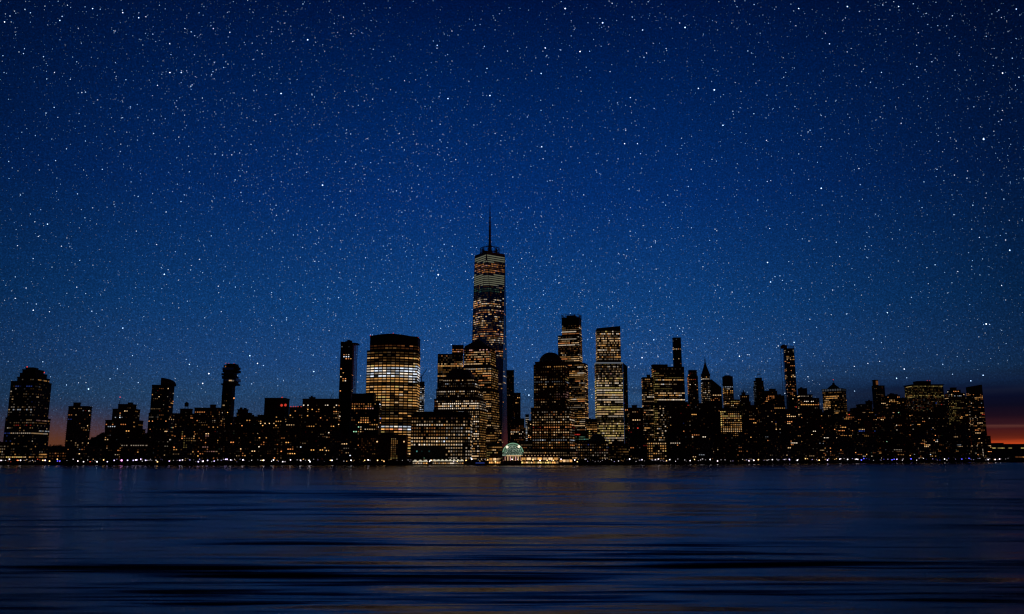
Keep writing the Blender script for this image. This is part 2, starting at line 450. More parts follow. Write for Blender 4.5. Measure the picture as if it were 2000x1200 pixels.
X, Z = unproj(646, 779, D + 8); X2, Z2 = unproj(652, 768, D + 8)
mb = MB(); mb.tube((X, D + 8, Z - 3), (X, D + 8, Z + 4), .4); mb.tube((X, D + 8, Z + 3), (X2, D + 8, Z2), .45, .3); mb.build('roof_crane', M['steel'], r)

# ---------------- slim dark tower with an open glass fin
r, inf, D = building('apartment_tower', 'slim near-black tower with see-through glass edge and ragged roof, near the rounded gold-lit tower', 140,
    [(665.5, 692.6, 672)], dict(HOME, p=.0, dim=0), [Z_(668, 687, 692, 701, p=.45, lv=(4, 5)), Z_(664, 678, 725, 729, p=.7), Z_(664, 676, 739, 747, p=.7, lv=(4, 5)), Z_(680, 690, 732, 736, p=.8, hues='orange', lv=(4, 5)),
    Z_(680, 690, 761, 765, p=.6, lv=(4, 5)), Z_(664, 667, 700, 830, p=.25), Z_(665, 693, 676, 681, p=.4, hues='cool', lv=(1, 3))], ratio=.8, dark_top=2, mech=False)
cx, cy, w, rot, z0, Z, P = inf[0]
xr = max(p[0] for p in P); xe = unproj(698.3, 674, D)[0]
gl = bpy.data.materials.new('clear_glass'); gl.use_nodes = True
t_ = NT(gl.node_tree); pb = t_.n['Principled BSDF']; pb.inputs['Base Color'].default_value = (.5, .6, .7, 1)
pb.inputs['Roughness'].default_value = .1; pb.inputs['Alpha'].default_value = .35; 
g_ = t_.node('ShaderNodeNewGeometry'); t_.put(pb.inputs['Roughness'], t_.m('MULTIPLY_ADD', t_.noise(g_.outputs['Position'], .2), .15, .05))
mb = MB(); mb.box(((xr + xe) / 2, D + 1, Z / 2 + 40), (xe - xr, .4, Z - 82)); mb.build('glass_fin', gl, r)
mb = MB()
for xx in (xr + .6, xr + (xe - xr) * .55, xe - .3): mb.box((xx, D + 1.6, Z / 2 + 40), (.7, .7, Z - 80))
for k in range(14): mb.box(((xr + xe) / 2, D + 1.6, 90 + (Z - 92) * k / 13), (xe - xr, .5, .35))
mb.build('fin_frame', M['steel'], r)
mb = MB(); xa = min(p[0] for p in P)
mb.prism([(xa, D), (xe, D), (xe, D + 20), (xa, D + 20)], Z, Z + 2, zt=[Z + 4, Z + 1.5, Z + 1.5, Z + 4])
for (x, y0, y1) in ((677, 669, 667), (681, 668, 664.5), (685, 669, 666), (684, 669, 665.5)):
    X, Z1 = unproj(x, y1, D + 8); mb.box((X, D + 8, (Z + Z1) / 2), (4.2, 4, Z1 - Z))
mb.build('roof_plant', M['roof'], r)

building('office_block', 'dark block with pink-lit row and clipped roof corner, touching the rounded gold-lit tower', 60, [(686, 746, 785), (688, 735, 769.5)],
    dict(HOME, p=.17, floor=3.6), [Z_(686, 736, 770, 784, p=0), Z_(686, 722, 793, 799, p=.75, hues='orange', lv=(3, 5)), Z_(718, 740, 784, 792, p=.5, hues='yellow', lv=(1, 3)), Z_(700, 725, 820, 845, p=.4, lv=(3, 5)), Z_(690, 695, 840, 880, p=.3, hues='green')],
    ratio=.7, mat='glass')

# ---------------- the rounded gold-lit tower
G = dict(bay=3.7, floor=4.35, wf=.88, hf=.44, p=.95, rowvar=.04, run=0, hues='gold', lv=(4, 4), dim=.9)
r, inf, D = building('office_tower', 'broad bow-fronted tower, nearly every window glowing gold, with a white-lit belt of floors', 110,
    [(717, 821, 684, dict(shape='bow', ratio=.5)), (723, 821, 656, dict(shape='bow', ratio=.5, dark=13))], G,
    [Z_(700, 830, 650, 684, p=.4, hues='orange', lv=(1, 3)), Z_(700, 830, 684, 695, p=.25, lv=(1, 2)), Z_(700, 830, 695, 699, p=.3, lv=(1, 2)), Z_(700, 830, 699, 703, p=.95), Z_(700, 830, 703.5, 710.5, p=.2, lv=(1, 2)),
     Z_(700, 830, 716, 739, p=.97, hues='white', lv=(4, 5)), Z_(800, 822, 739, 748, p=.8, hues='white', lv=(3, 4)), Z_(700, 830, 748, 752.5, p=.06, lv=(0, 1)), Z_(765, 830, 752, 795, p=.9, hues='gold', lv=(3, 4)),
     Z_(735, 790, 771, 775, p=.95, hues='pale', lv=(4, 4)), Z_(765, 778, 773, 784, p=.3, lv=(1, 2)),
     Z_(700, 830, 795, 803, p=.3, lv=(0, 1)), Z_(700, 830, 803.5, 808, p=.7, hues='warm', lv=(3, 4)), Z_(700, 830, 808, 813, p=.3, lv=(0, 1)), Z_(700, 830, 813, 818, p=.88, lv=(3, 4)),
     Z_(700, 830, 818, 829, p=.04, lv=(0, 1)), Z_(700, 745, 829, 834, p=.9, hues='orange', lv=(3, 5)), Z_(745, 787, 829, 834, p=1, hues='white', lv=(4, 5)), Z_(787, 830, 829, 841, p=.95, hues='white', lv=(4, 5)), Z_(733, 788, 834, 843, p=1, hues='orange', lv=(4, 5)),
     Z_(745, 780, 843, 848, p=.8, hues='green', lv=(2, 3)), Z_(700, 830, 843, 850, p=.7, hues='gold')], mat='glass', mech=False, seed=3)
cx, cy, w, rot, z0, Z, P = inf[1]
mb = MB(); n_ = len(P)
zt = [Z + 1.0 + 2.5 * (1 - ((p[0] - cx) / (w / 2)) ** 2) - 2.4 * max(0, (p[0] - cx) / (w / 2)) for p in P]
mb.prism(P, Z - .4, Z, zt=zt); mb.build('roof', M['roof'], r)
for i in (0, 6, 12): beacon(r, P[i][0], P[i][1] + 1, zt[i] + .8, .8, lv=4)

# ---------------- portal building in front of it
r, inf, D = building('apartment_building', 'dark brown waterfront block with one vertical strip of gold windows, below the rounded gold-lit tower', 25, [(698, 797, 850)],
    dict(HOME, p=.05, bay=2.8, floor=3.2), [Z_(762, 775, 857, 899, p=1, hues='gold', lv=(2, 3)), Z_(733, 761, 850, 905, p=0), Z_(776, 797, 850, 905, p=.0), Z_(700, 733, 855, 900, p=.3, hues='orange', lv=(0, 2))], ratio=.35, mat='brick', mech=True)
for (x, y) in ((736.5, 863), (789, 863), (800, 887)):
    X, Z = unproj(x, y, D - 1.2); beacon(r, X, D - 1.2, Z, 1.1, 'warm', 5)
X, Z = unproj(794, 880, D - .3)
mb = MB(); mb.box((X, D - .5, 32 / 2 + 3), (2.5, 1.2, 32)); mb.build('red_pier', M['red_roof'], r)

# ---------------- tower under construction with its crane
r, inf, D = building('unfinished_tower', 'unfinished narrow tower with bare white-lit floors, behind the rounded tower shoulder', 330, [(816, 829.5, 752), (820, 829, 746, dict(blank=1))],
    dict(bay=3, floor=3.6, wf=.8, hf=.35, p=.75, rowvar=.3, run=.3, hues='white', lv=(2, 4), dim=.5), mat='concrete', mech=False, dark_top=8)
X, Z = unproj(823, 746, D + 6)
ct = thing('tower_crane', 'thin luffing crane on the unfinished tower, jib pointing up over the river', 'crane', (X, D + 6, Z - 2))
mb = MB(); _, Zm = unproj(823, 736, D + 6); mb.tube((X, D + 6, Z - 2), (X, D + 6, Zm), .9); mb.build('mast', M['steel'], ct)
X2, Z2 = unproj(835, 719.5, D + 6); mb = MB(); mb.tube((X, D + 6, Zm - 1), (X2, D + 6, Z2), .7, .4); mb.tube((X, D+6, Zm + 4), (X2, D+6, Z2), .15); mb.build('jib', M['steel'], ct)
mb = MB(); mb.box((X - 5, D + 6, Zm - 1), (8, 2, 1.5)); mb.tube((X, D + 6, Zm), (X, D + 6, Zm + 4), .4); mb.build('counterweight', M['steel'], ct)

# ---------------- cluster around the pyramid roof
building('office_tower', 'flat-topped tower with two bright orange rows near its top and a narrow upper box', 420, [(855, 905, 692), (883, 905.5, 674.5)],
    dict(OFF, hues='warm', p=.35, bay=3.2), [Z_(855, 905, 694, 707, p=.04), Z_(855, 905, 708, 712.5, p=.8), Z_(855, 905, 713, 717.5, p=1, hues='gold', lv=(4, 5)), Z_(883, 906, 680, 692, p=.6, hues='orange', lv=(3, 4))], mat='stone', mech=False, dark_top=6)
r, inf, D = building('office_tower', 'tall tower under a dark pyramid roof, lit rows on front and flank', 190,
    [(893, 975, 762), (902, 973, 716), (906, 968, 679), (906.5, 962, 675.5, dict(kind='frustum', k=.97)), (907, 962, 659, dict(kind='pyramid', mat='copper'))],
    dict(OFF, bay=3.0, p=.62, rowvar=.5, run=.6, hues='warm', lv=(2, 4)), [Z_(900, 975, 679, 688, p=.3, hues='orange'), Z_(905, 957, 690, 727, p=.75, run=.2, lv=(3, 4)), Z_(958, 976, 690, 860, p=.6, hues='gold', lv=(1, 3))],
    q=-17, ratio=.8, mat='stone', mech=False, dark_top=1)
r, inf, D = building('office_tower', 'broad stepped block under a cut-off pyramid roof, two full rows of white panes', 85,
    [(846.5, 951, 800), (848, 950, 779), (852, 944, 760), (861, 937, 745), (865, 934, 738.5), (869, 930, 729, dict(kind='frustum', k=.86, mat='copper')), (877, 924, 721, dict(kind='frustum', k=.8, mat='copper'))],
    dict(GRID, p=.5, rowvar=.8, hues='pale', bay=3.1, floor=3.9, lv=(2, 4)),
    [Z_(853, 934, 786, 800, p=.97, hues='pale', lv=(4, 5)), Z_(860, 934, 738, 741.5, p=.3), Z_(867, 920, 740, 743.5, p=.7, hues='warm', lv=(4, 4)), Z_(844, 854, 760, 803, p=.3, hues='orange', lv=(1, 3)),
     Z_(921, 936, 802, 903, p=.8, hues='pale', lv=(2, 5)), Z_(936.5, 952, 802, 903, p=.7, hues='gold', lv=(1, 3)), Z_(853, 934, 744, 750, p=.05), Z_(853, 934, 758, 764, p=.1), Z_(853, 934, 772, 777, p=.1)],
    q=-14, ratio=.75, mat='brick', mech=False, dark_top=.5)
r, inf, D = building('office_block', 'low wide waterfront block with rows of square lit panes under a dark sloped roof', 30,
    [(803, 922, 812), (806, 918, 804, dict(kind='frustum', k=.95, mat='roof'))],
    dict(GRID, bay=3.7, floor=5.0, wf=.55, hf=.42, p=.35, lv=(2, 4), hues='pale', dim=.3),
    [Z_(800, 922, 812, 818, p=.25, hues='orange', lv=(1, 3)), Z_(800, 925, 819, 824, p=.5, hues='warm', lv=(2, 3)), Z_(800, 870, 824, 852, p=.93, hues='warm', lv=(2, 4)), Z_(800, 868, 852, 870.5, p=.97, hues='pale', lv=(4, 5)),
     Z_(800, 869, 870.5, 905, p=.02, dim=.04, hues='green'), Z_(869, 872.5, 812, 905, p=0), Z_(872, 922, 824, 903, p=.85, hues='pale', lv=(2, 4)), Z_(905, 909, 824, 905, p=.1)], ratio=.5, mat='stone', mech=False, dark_top=1)

building('office_block', 'gold-fronted mid-rise with warm rows, between the lit waterfront block and the giant spire', 70, [(949, 968, 838)], dict(OFF, p=.7, hues='gold', lv=(1, 3)),
    [Z_(949, 968, 875, 890, p=1, hues='gold', lv=(3, 4))], q=-10, mat='brick')
building('office_block', 'pale olive-lit low block just behind the dark gatehouse', 45, [(950, 981, 866)], dict(OFF, p=.85, hues='yellow', lv=(1, 2), run=.9), [Z_(962, 972, 866, 892, p=.7, hues='gold', lv=(3, 4))], mat='stone')

# ---------------- the giant glass tower with a spire: square base, eight triangular faces
D = 1625.0
X, _ = unproj(956.6, 500, D)
r = thing('skyscraper', 'giant tapering glass skyscraper with a needle spire, tallest thing on the skyline', 'skyscraper', (X, D, ZG)); r['_dist'] = D - 40
a0 = R(-90 - 10.5)                       # direction of the near top corner
base = [(X + 44.5 * math.cos(a0 + R(45 + 90 * k)), D + 44.5 * math.sin(a0 + R(45 + 90 * k))) for k in range(4)]   # corner k
top = [(X + 31 * math.cos(a0 + R(90 * k)), D + 31 * math.sin(a0 + R(90 * k))) for k in range(4)]
Zt = unproj(956, 501, D)[1]; ZB = 57
mb = MB(); mb.prism(base, ZG, ZB, cap=False)
vs = [(x, y, ZB) for x, y in base] + [(x, y, Zt) for x, y in top]
fs = []
for k in range(4):
    fs.append((k, (k + 1) % 4, 4 + (k + 1) % 4))        # triangle standing on the base edge
    fs.append((k, 4 + (k + 1) % 4, 4 + k))              # triangle hanging from the roof edge
mb.add(vs, fs); mb.add([(x, y, Zt) for x, y in top], [(0, 1, 2, 3)])
mb.build('wall', M['mirror'], r)
def tower_ring(z):                      # octagonal section of the taper, ccw
    t = (z - ZB) / (Zt - ZB); P = []
    for k in range(4):
        b0, t0, t1 = Vector(base[k]), Vector(top[k]), Vector(top[(k + 1) % 4])
        P.append(tuple(b0.lerp(t0, t))); P.append(tuple(b0.lerp(t1, t)))
    return P
wins = []; rg = random.Random(41)
def zone1(px, y):
    if y < 513: return dict(p=1, hues='cream', lv=(2, 2), full=1)
    if y < 516: return dict(p=.1, lv=(0, 0))
    if y < 533: return dict(p=.85, hues='orange', lv=(2, 3), full=1) if y < 522 or y > 527 else dict(p=.7, hues='orange', lv=(0, 1))
    if y < 537: return dict(p=.1, lv=(0, 1))
    if y < 558: return dict(p=1, hues='cream', lv=(2, 2), full=1)
    if y < 564: return dict(p=.3, hues='mixed', lv=(1, 2))
    if y < 571: return dict(p=.8, hues='green', lv=(0, 1), full=1)
    if 592 < y < 600: return dict(p=.9, hues='warm', lv=(3, 4))
    return None
z = Zt - 5; fl = 4.3
while z > 12:
    ring = tower_ring(z) if z > ZB else [p for p in base]
    rowp = max(0.02, rg.gauss(.42, .3)); rh = rg.choice(('mixed', 'warm', 'warm', 'orange', 'pale'))
    n = len(ring)
    for i in range(n):
        a, b = Vector(ring[i]), Vector(ring[(i + 1) % n]); e = b - a
        if e.length < 3: continue
        nr = Vector((e.y, -e.x)).normalized(); c_ = (a + b) / 2
        if nr.dot(c_.normalized()) > .05: continue
        nb = max(1, int(e.length / 3.1)); bw = e.length / nb; lit = False
        right = c_.x > X + 20
        for j in range(nb):
            c = a + e * ((j + .5) / nb); px, py = proj(c.x, c.y, z); zn = zone1(px, py)
            p = (zn or {}).get('p', rowp * (.12 if right else 1))
            if right and zn: p = 0
            if rg.random() > .7 or j == 0 or zn: lit = rg.random() < p
            st = zn or dict(hues=rh, lv=(1, 4))
            if not lit:
                if rg.random() > .25 or right: continue
                h, l = rg.choices(*HSETS['warm'])[0], 0
            else: h, l = rg.choices(*HSETS[st.get('hues', 'warm')])[0], rg.randint(*st['lv'])
            wins.append((c.x + nr.x * .15, c.y + nr.y * .15, z, bw * (.98 if st.get('full') else .84), fl * (.5 if st.get('full') else .42), math.atan2(e.y, e.x), h, l))
    z -= fl
WINS.append((r, wins)); SIL.append((924, 990, 499, D - 30))
mb = MB()                                                # corner mullions
for k in range(4):
    mb.tube((*base[k], ZB), (*top[k], Zt), .6, .6, 4); mb.tube((*base[k], ZB), (*top[(k + 1) % 4], Zt), .6, .6, 4)
mb.build('corner_edge', M['steel'], r)
# parapet, ring and spire
mb = MB(); mb.prism([(X + (x - X) * 1.01, D + (y - D) * 1.01) for x, y in top], Zt - 2.5, Zt + 3.0); mb.build('parapet', M['steel'], r)
Zr0, Zr1 = Zt + 4, unproj(956, 486.5, D)[1]
mb = MB(); rr = 19.5
for kk, (ra, rb) in enumerate(((rr, Zr0 + 2), (rr, Zr1))):
    pts = [(X + ra * math.cos(2*math.pi*i/24), D + ra * math.sin(2*math.pi*i/24), rb) for i in range(24)]
    for i in range(24): mb.tube(pts[i], pts[(i + 1) % 24], .9, .9, 4)
for i in range(24):
    t = 2 * math.pi * i / 24
    mb.tube((X + rr * math.cos(t), D + rr * math.sin(t), Zt + 2), (X + rr * math.cos(t), D + rr * math.sin(t), Zr1 + (1.2 if i % 6 == 0 else 0)), .3, .3, 4)
    if i % 3 == 0: mb.box((X + (rr - .6) * math.cos(t), D + (rr - .6) * math.sin(t), (Zt + Zr1) / 2 + 1), (5.4, .4, (Zr1 - Zt) * .6), t + math.pi / 2)
mb.build('antenna_ring', M['steel'], r)
mb = MB(); ysp = [(485, 3.6), (478, 2.6), (462, 2.2), (455, 2.3), (430, 1.4), (410, .8), (389, .25)]
zs = [(Zt, 5)] + [(unproj(956.6, y, D)[1], q_) for y, q_ in ysp]
for (za, ra), (zb, rb) in zip(zs, zs[1:]): mb.tube((X, D, za), (X, D, zb), ra, rb, 8)
for y in (470, 461, 452, 444, 436, 426, 416):
    zz = unproj(956, y, D)[1]; mb.tube((X, D, zz), (X, D, zz + 1.6), 3.1 * (zs[-1][0] - zz) / 110 + .6, None, 8)
for t in range(4): mb.tube((X, D, unproj(956, 478, D)[1]), (X + 16 * math.cos(t * 1.57 + .4), D + 16 * math.sin(t * 1.57 + .4), Zr1), .35, .3, 4)
mb.build('spire', M['steel'], r)

# ---------------- between the spire and the domed tower
building('office_tower', 'narrow dark flat-topped tower close behind the giant spire tower', 520, [(990, 1004, 723.5)], dict(HOME, p=.04), mat='glass', mech=False)
r, inf, D = building('office_tower', 'dark narrow tower one step lower, with thin roof rods, behind the arched glass hall', 400, [(1002.5, 1016.7, 768)], dict(HOME, p=.05, dim=.15), mat='brick', mech=False)
mb = MB()
for x in (1005, 1008, 1011): 
    X, Z = unproj(x, 760 + (x % 3), D + 5); mb.tube((X, D + 5, inf[-1][5]), (X, D + 5, Z), .3, .2)
mb.build('roof_rod', M['steel'], r)
building('apartment_block', 'brown block flecked with pink windows behind the arched glass hall', 220, [(997, 1023, 826)], dict(HOME, p=.35, hues='orange', lv=(1, 3), bay=2.6), [Z_(995, 1022, 843, 848, p=.6, hues='pale', lv=(4, 5))], mat='brick')
building('apartment_block', 'black notched block before the slender white-lit slab', 260, [(1011, 1027, 836), (1013, 1024, 818)], dict(HOME, p=.05), mat='stone', mech=False)
building('apartment_tower', 'slender slab with a ladder of white-lit floors, deep in the gap beside the domed tower', 420, [(1026, 1033, 810)], dict(bay=3, floor=3.8, wf=.9, hf=.4, p=.9, rowvar=.1, run=.5, hues='white', lv=(2, 4), dim=.5), mat='concrete', mech=False)
building('apartment_tower', 'slim dark block stepping up against the domed tower flank', 300, [(1030, 1046, 822), (1037, 1046, 797)], dict(HOME, p=.15, dim=.2), mat='brick', mech=False)
building('office_block', 'small grey block with a pale pitched gable above the lit restaurant hall', 120, [(1018, 1044, 862)], dict(OFF, p=.5, lv=(1, 3)), mat='concrete')

# ---------------- domed tower
r, inf, D = building('office_tower', 'tall stepped tower capped by a dark round dome, dotted with square lit windows', 95,
    [(1036, 1128, 880), (1039, 1122, 800), (1042, 1111.5, 711.5), (1045, 1108, 706, dict(st=dict(p=.9, hues='warm'), dark=.3)), (1050, 1100, 686, dict(kind='dome', mat='copper'))],
    dict(GRID, bay=3.7, floor=4.1, p=.3, rowvar=.9, run=.6, hues='warm', lv=(1, 3), dim=.3),
    [Z_(1040, 1112, 707, 717, p=.6, hues='warm', lv=(3, 4)), Z_(1040, 1112, 737, 741, p=.75, hues='gold'), Z_(1040, 1112, 745.5, 749.5, p=.8, hues='cool', lv=(1, 3)), Z_(1084, 1110, 766, 778, p=.8, hues='pink', lv=(1, 3)),
     Z_(1040, 1125, 798, 812, p=.6, run=.2), Z_(1036, 1125, 812, 900, p=.86, hues='warm', lv=(1, 4), run=.1), Z_(1040, 1112, 718, 736, p=.12), Z_(1040, 1125, 858, 861, p=.9, hues='cool', lv=(2, 4)),
     Z_(1040, 1125, 835, 838.5, p=.3, hues='red', lv=(2, 3))], q=-12, ratio=.7, mat='brick', mech=False, dark_top=.3)
r, inf, D = building('office_tower', 'tall glass tower with posts above its roof and many orange-lit rows, behind the dome', 430,
    [(1093, 1148, 709.5), (1089.5, 1137, 654.5), (1097, 1135.5, 620, dict(dark=14))], dict(OFF, p=.6, rowvar=.6, hues='warm', lv=(2, 4), bay=2.7),
    [Z_(1090, 1140, 617, 634, p=.02), Z_(1110, 1148, 845, 905, p=.15), Z_(1090, 1150, 675, 690, p=.3, hues='orange', lv=(1, 2))], q=-12, ratio=.7, mat='glass', mech=False, seed=5)
cx, cy, w, rot, z0, Z, P = inf[-1]; mb = MB(); zt = unproj(1116, 614, D)[1]
for a, b in zip(P, P[1:] + P[:1]):
    for t in range(5):
        x = a[0] + (b[0] - a[0]) * t / 4; y = a[1] + (b[1] - a[1]) * t / 4
        mb.tube((x, y, Z), (x, y, zt + (1.5 if t in (0, 2) else 0)), .5, .5, 4)
    mb.tube((a[0], a[1], zt), (b[0], b[1], zt), .4, .4, 4)
mb.box((cx, cy, Z + 3), (w * .5, w * .4, 6), rot); mb.build('crown_frame', M['steel'], r)
mb = MB(); X, Z = unproj(1126, 848.5, D - 260); X = unproj(1126, 848.5, D - 262)[0]
# small red sign strip low on the neighbouring podium
building('office_block', 'dark podium with red strip light, low between the domed and split glass towers', 210, [(1108, 1150, 842)],
    dict(OFF, p=.1), [Z_(1117, 1134, 846, 851, p=1, hues='red', lv=(3, 4), run=0), Z_(1117, 1145, 853, 859, p=.7, hues='green', lv=(1, 3))], mat='stone', mech=False)
building('office_block', 'wedge of lit windows in the narrow gap beside the split glass tower', 300, [(1144, 1166, 819)], dict(OFF, p=.45, hues='gold'), mat='stone')
# small dome block in front
r, inf, D = building('office_block', 'low block under a dark flattened dome on the waterfront, dotted with small lit windows', 40,
    [(1126, 1188, 864), (1146, 1186, 862, dict(blank=1)), (1150, 1183, 848, dict(kind='dome', mat='copper'))], dict(GRID, p=.45, hues='mixed', lv=(1, 4), bay=3.4), ratio=.5, mat='brick', mech=False, dark_top=.5)

# ---------------- split glass tower with the pale belt
r, inf, D = building('office_tower', 'tall split glass tower with slanted roof and a pale lit belt between its two halves', 330,
    [(1161, 1216, 708), (1163, 1211.5, 639)], dict(OFF, p=.9, rowvar=.25, run=.75, hues='pane', lv=(3, 4), bay=2.6, floor=4.6, hf=.48, dim=.8),
    [Z_(1160, 1220, 636, 648, p=.02), Z_(1160, 1212, 649, 706, p=.66, lv=(2, 4), hues='warm'), Z_(1160, 1220, 709, 716, p=.02), Z_(1160, 1220, 716, 738, p=.45, hues='mixed', lv=(2, 3)), Z_(1160, 1220, 738, 752, p=.75),
     Z_(1160, 1220, 818, 824, p=.05), Z_(1160, 1220, 824, 866, p=.8, hues='pane', lv=(3, 4)), Z_(1160, 1220, 866, 905, p=.12, lv=(0, 2))], ratio=.6, slant=(641.5, 637), mat='glass', mech=False, seed=9)
cx, cy, w, rot, z0, Z, P = inf[0]
mb = MB(); mb.prism(rot2(foot('rect', w + 1, w * .6 + 1), rot, (cx, cy)), Z - 2.5, Z + .2); mb.build('lit_belt', glow('cool', 2), r)
building('office_tower', 'narrow dark blade of a tower with clipped top edge, beside the split glass tower', 360, [(1216.5, 1225, 710)], dict(HOME, p=.1, dim=.15), slant=(709, 716), mat='glass', mech=False)
building('apartment_building', 'dark block with roof hut and scattered windows, in the low gap past the blade tower', 90, [(1226, 1256, 797), (1234, 1244, 792, dict(blank=1))], dict(HOME, p=.16), mat='brick', mech=False)

# ---------------- double slab group
building('office_tower', 'mid-height tower with mixed orange rows and low roof hut, nearest the blade tower', 210, [(1252.5, 1277, 737.5), (1263, 1270, 732.5, dict(blank=1))],
    dict(OFF, p=.4, hues='warm', lv=(2, 4)), [Z_(1252, 1280, 770, 776, p=.9, hues='pale'), Z_(1252, 1280, 740, 766, p=.25)], mat='glass', mech=False)
r, inf, D = building('office_tower', 'wide office slab with long white-lit rows on a dark front and a gold side face', 170, [(1272, 1343, 790), (1272, 1336, 717), (1272, 1304, 712.5)],
    dict(OFF, p=.12, rowvar=1, bay=2.8, dim=.12, hues='pale'),
    [Z_(1272, 1282, 722, 860, p=.8, hues='yellow', lv=(1, 3)), Z_(1272, 1283, 723, 727, p=.9, hues='orange'), Z_(1284, 1337, 741, 745, p=.9, hues='pale'), Z_(1284, 1326, 749, 753, p=.9, hues='pale'), Z_(1284, 1337, 766, 770, p=.8, hues='warm'),
     Z_(1286, 1330, 771, 775, p=.95, hues='warm', lv=(3, 4)), Z_(1284, 1340, 779, 783.5, p=1, hues='pale', lv=(4, 5)), Z_(1284, 1300, 785, 875, p=.4, hues='pale', run=.1), Z_(1265, 1300, 860, 880, p=.8, hues='gold', lv=(3, 4)), Z_(1300, 1345, 784, 900, p=.03)],
    q=12, ratio=.5, mat='stone', mech=False)
X, Z = unproj(1288, 706, D + 12); mast(r, X, D + 12, unproj(1288, 713, D + 12)[1], Z, .3, False)
building('office_tower', 'slim dark tower rising behind the wide office slab, one lit line near its top', 330, [(1312.5, 1333, 740), (1313, 1330, 660)], dict(HOME, p=.0, dim=.03),
    [Z_(1310, 1332, 679, 683.5, p=1, hues='warm', lv=(3, 4)), Z_(1310, 1335, 663, 668, p=.3, hues='cool', lv=(2, 3)), Z_(1310, 1340, 700, 760, p=.03)], mat='glass', mech=False, dark_top=.5)
building('apartment_building', 'black stepped block in front of the wide office slab, a few orange windows', 60, [(1300, 1349, 800), (1308, 1343, 786)], dict(DARK), mat='brick')
building('office_tower', 'narrow square-topped tower with a little roof rail and one gold edge, before the spired tower', 260, [(1342, 1363, 735), (1344, 1361, 723.5)], dict(HOME, p=.15, dim=.2), [Z_(1342, 1347, 735, 770, p=.7, hues='orange', lv=(3, 4))], mat='stone', mech=False)

r, inf, D = building('office_tower', 'tower with a steep pointed green-copper roof and thin finial among the dark slabs', 330, [(1368.5, 1389, 745), (1369, 1387, 731)],
    dict(GRID, bay=3.0, p=.45, hues='pale', lv=(2, 4)), [Z_(1366, 1390, 731, 738, p=.1), Z_(1368, 1390, 739, 743, p=.9)], mat='stone', mech=False, ratio=.9)
cx, cy, w, rot, z0, Z, P = inf[-1]
mb = MB(); ys = [(731, 1.0), (727, .86), (719, .52), (712, .26), (707, .13), (704.5, .10)]
for (ya, ka), (yb, kb) in zip(ys, ys[1:]):
    za, zb = unproj(1378, ya, D)[1], unproj(1378, yb, D)[1]
    mb.prism(rot2(foot('cut', w * ka, w * .9 * ka), rot, (cx, cy)), za, zb, top=rot2(foot('cut', w * kb, w * .9 * kb), rot, (cx, cy)))
za = unproj(1378, 704.5, D)[1]; mb.tube((cx, cy, za), (cx, cy, za + 9), .9, .15); mb.ball((cx, cy, za + 2), 1.6)
mb.build('roof', M['copper'], r)
building('office_tower', 'dark tower whose roof slopes down beside the pointed copper roof', 280, [(1387, 1409, 757)], dict(HOME, p=.03), [Z_(1385, 1410, 779, 783, p=.6, hues='orange')], mat='stone', mech=False, slant=(741, 757))
r, inf, D = building('office_tower', 'upright tower with a small square opening through its crown', 240, [(1413, 1445, 781), (1411, 1432, 750)],
    dict(GRID, p=.1, hues='warm', bay=3.0), [Z_(1410, 1432, 753.5, 757, p=.9, hues='cool', lv=(2, 3)), Z_(1410, 1432, 760, 770, p=.7, hues='gold', lv=(3, 4)), Z_(1410, 1446, 781, 792, p=.75, hues='gold', lv=(3, 4))], mat='brick', mech=False)
cx, cy, w, rot, z0, Z, P = inf[-1]; Zt2 = unproj(1420, 735, D)[1]; Zm1 = unproj(1420, 747, D)[1]; Zm2 = unproj(1420, 741, D)[1]
mb = MB(); dd = w * .8
for s in (-1, 1): mb.box((cx + s * w * .29, cy, (Z + Zt2) / 2), (w * .4, dd, Zt2 - Z), 0)
mb.box((cx, cy, (Z + Zm1) / 2), (w * .22, dd * .98, Zm1 - Z)); mb.box((cx, cy, (Zm2 + Zt2) / 2), (w * .22, dd * .98, Zt2 - Zm2)); mb.box((cx, cy, Zt2 + 1), (w * .6, dd * .6, 2))
mb.build('crown', M['brick'], r)
r, inf, D = building('office_tower', 'short tower with a little cupola on its stepped roof', 200, [(1443, 1466, 785), (1445, 1463, 772), (1448, 1456, 767, dict(blank=1))], dict(HOME, p=.1, hues='warm'), [Z_(1448, 1454, 790, 830, p=.5, hues='gold', lv=(1, 2))], mat='brick', mech=False)
cx, cy, w, rot, z0, Z, P = inf[-1]; mb = MB(); mb.tube((cx, cy, Z), (cx, cy, Z + 3), w * .22); mb.ball((cx, cy, Z + 3), w * .25, half=True); mb.build('cupola', M['copper'], r)
r, inf, D = building('office_tower', 'tower with rounded shoulders and a small flag-like rack on its roof', 230, [(1471, 1492.5, 755), (1472, 1491, 744), (1475, 1488, 738.5, dict(blank=1))],
    dict(HOME, p=.08, dim=.15), [Z_(1470, 1477, 745, 785, p=.7, hues='cool', lv=(1, 2))], mat='stone', shape='cut', mech=False)
X, Z = unproj(1482, 730, D + 8); mb = MB(); zb = inf[-1][5]
for dx in (-2.5, 2.5): mb.tube((X + dx, D + 8, zb), (X + dx, D + 8, Z), .25)
mb.box((X, D + 8, Z - 1), (6.5, .6, 2)); mb.build('roof_rack', M['steel'], r)
building('apartment_building', 'brown block with orange-lit rooms and an uneven roof, before the tilted open-framed tower', 170, [(1489, 1520, 771), (1490, 1518, 764), (1502, 1515, 760, dict(blank=1))], dict(HOME, p=.14, hues='orange'),
    [Z_(1495, 1518, 773, 783, p=.7, lv=(3, 4))], mat='brick', mech=False)
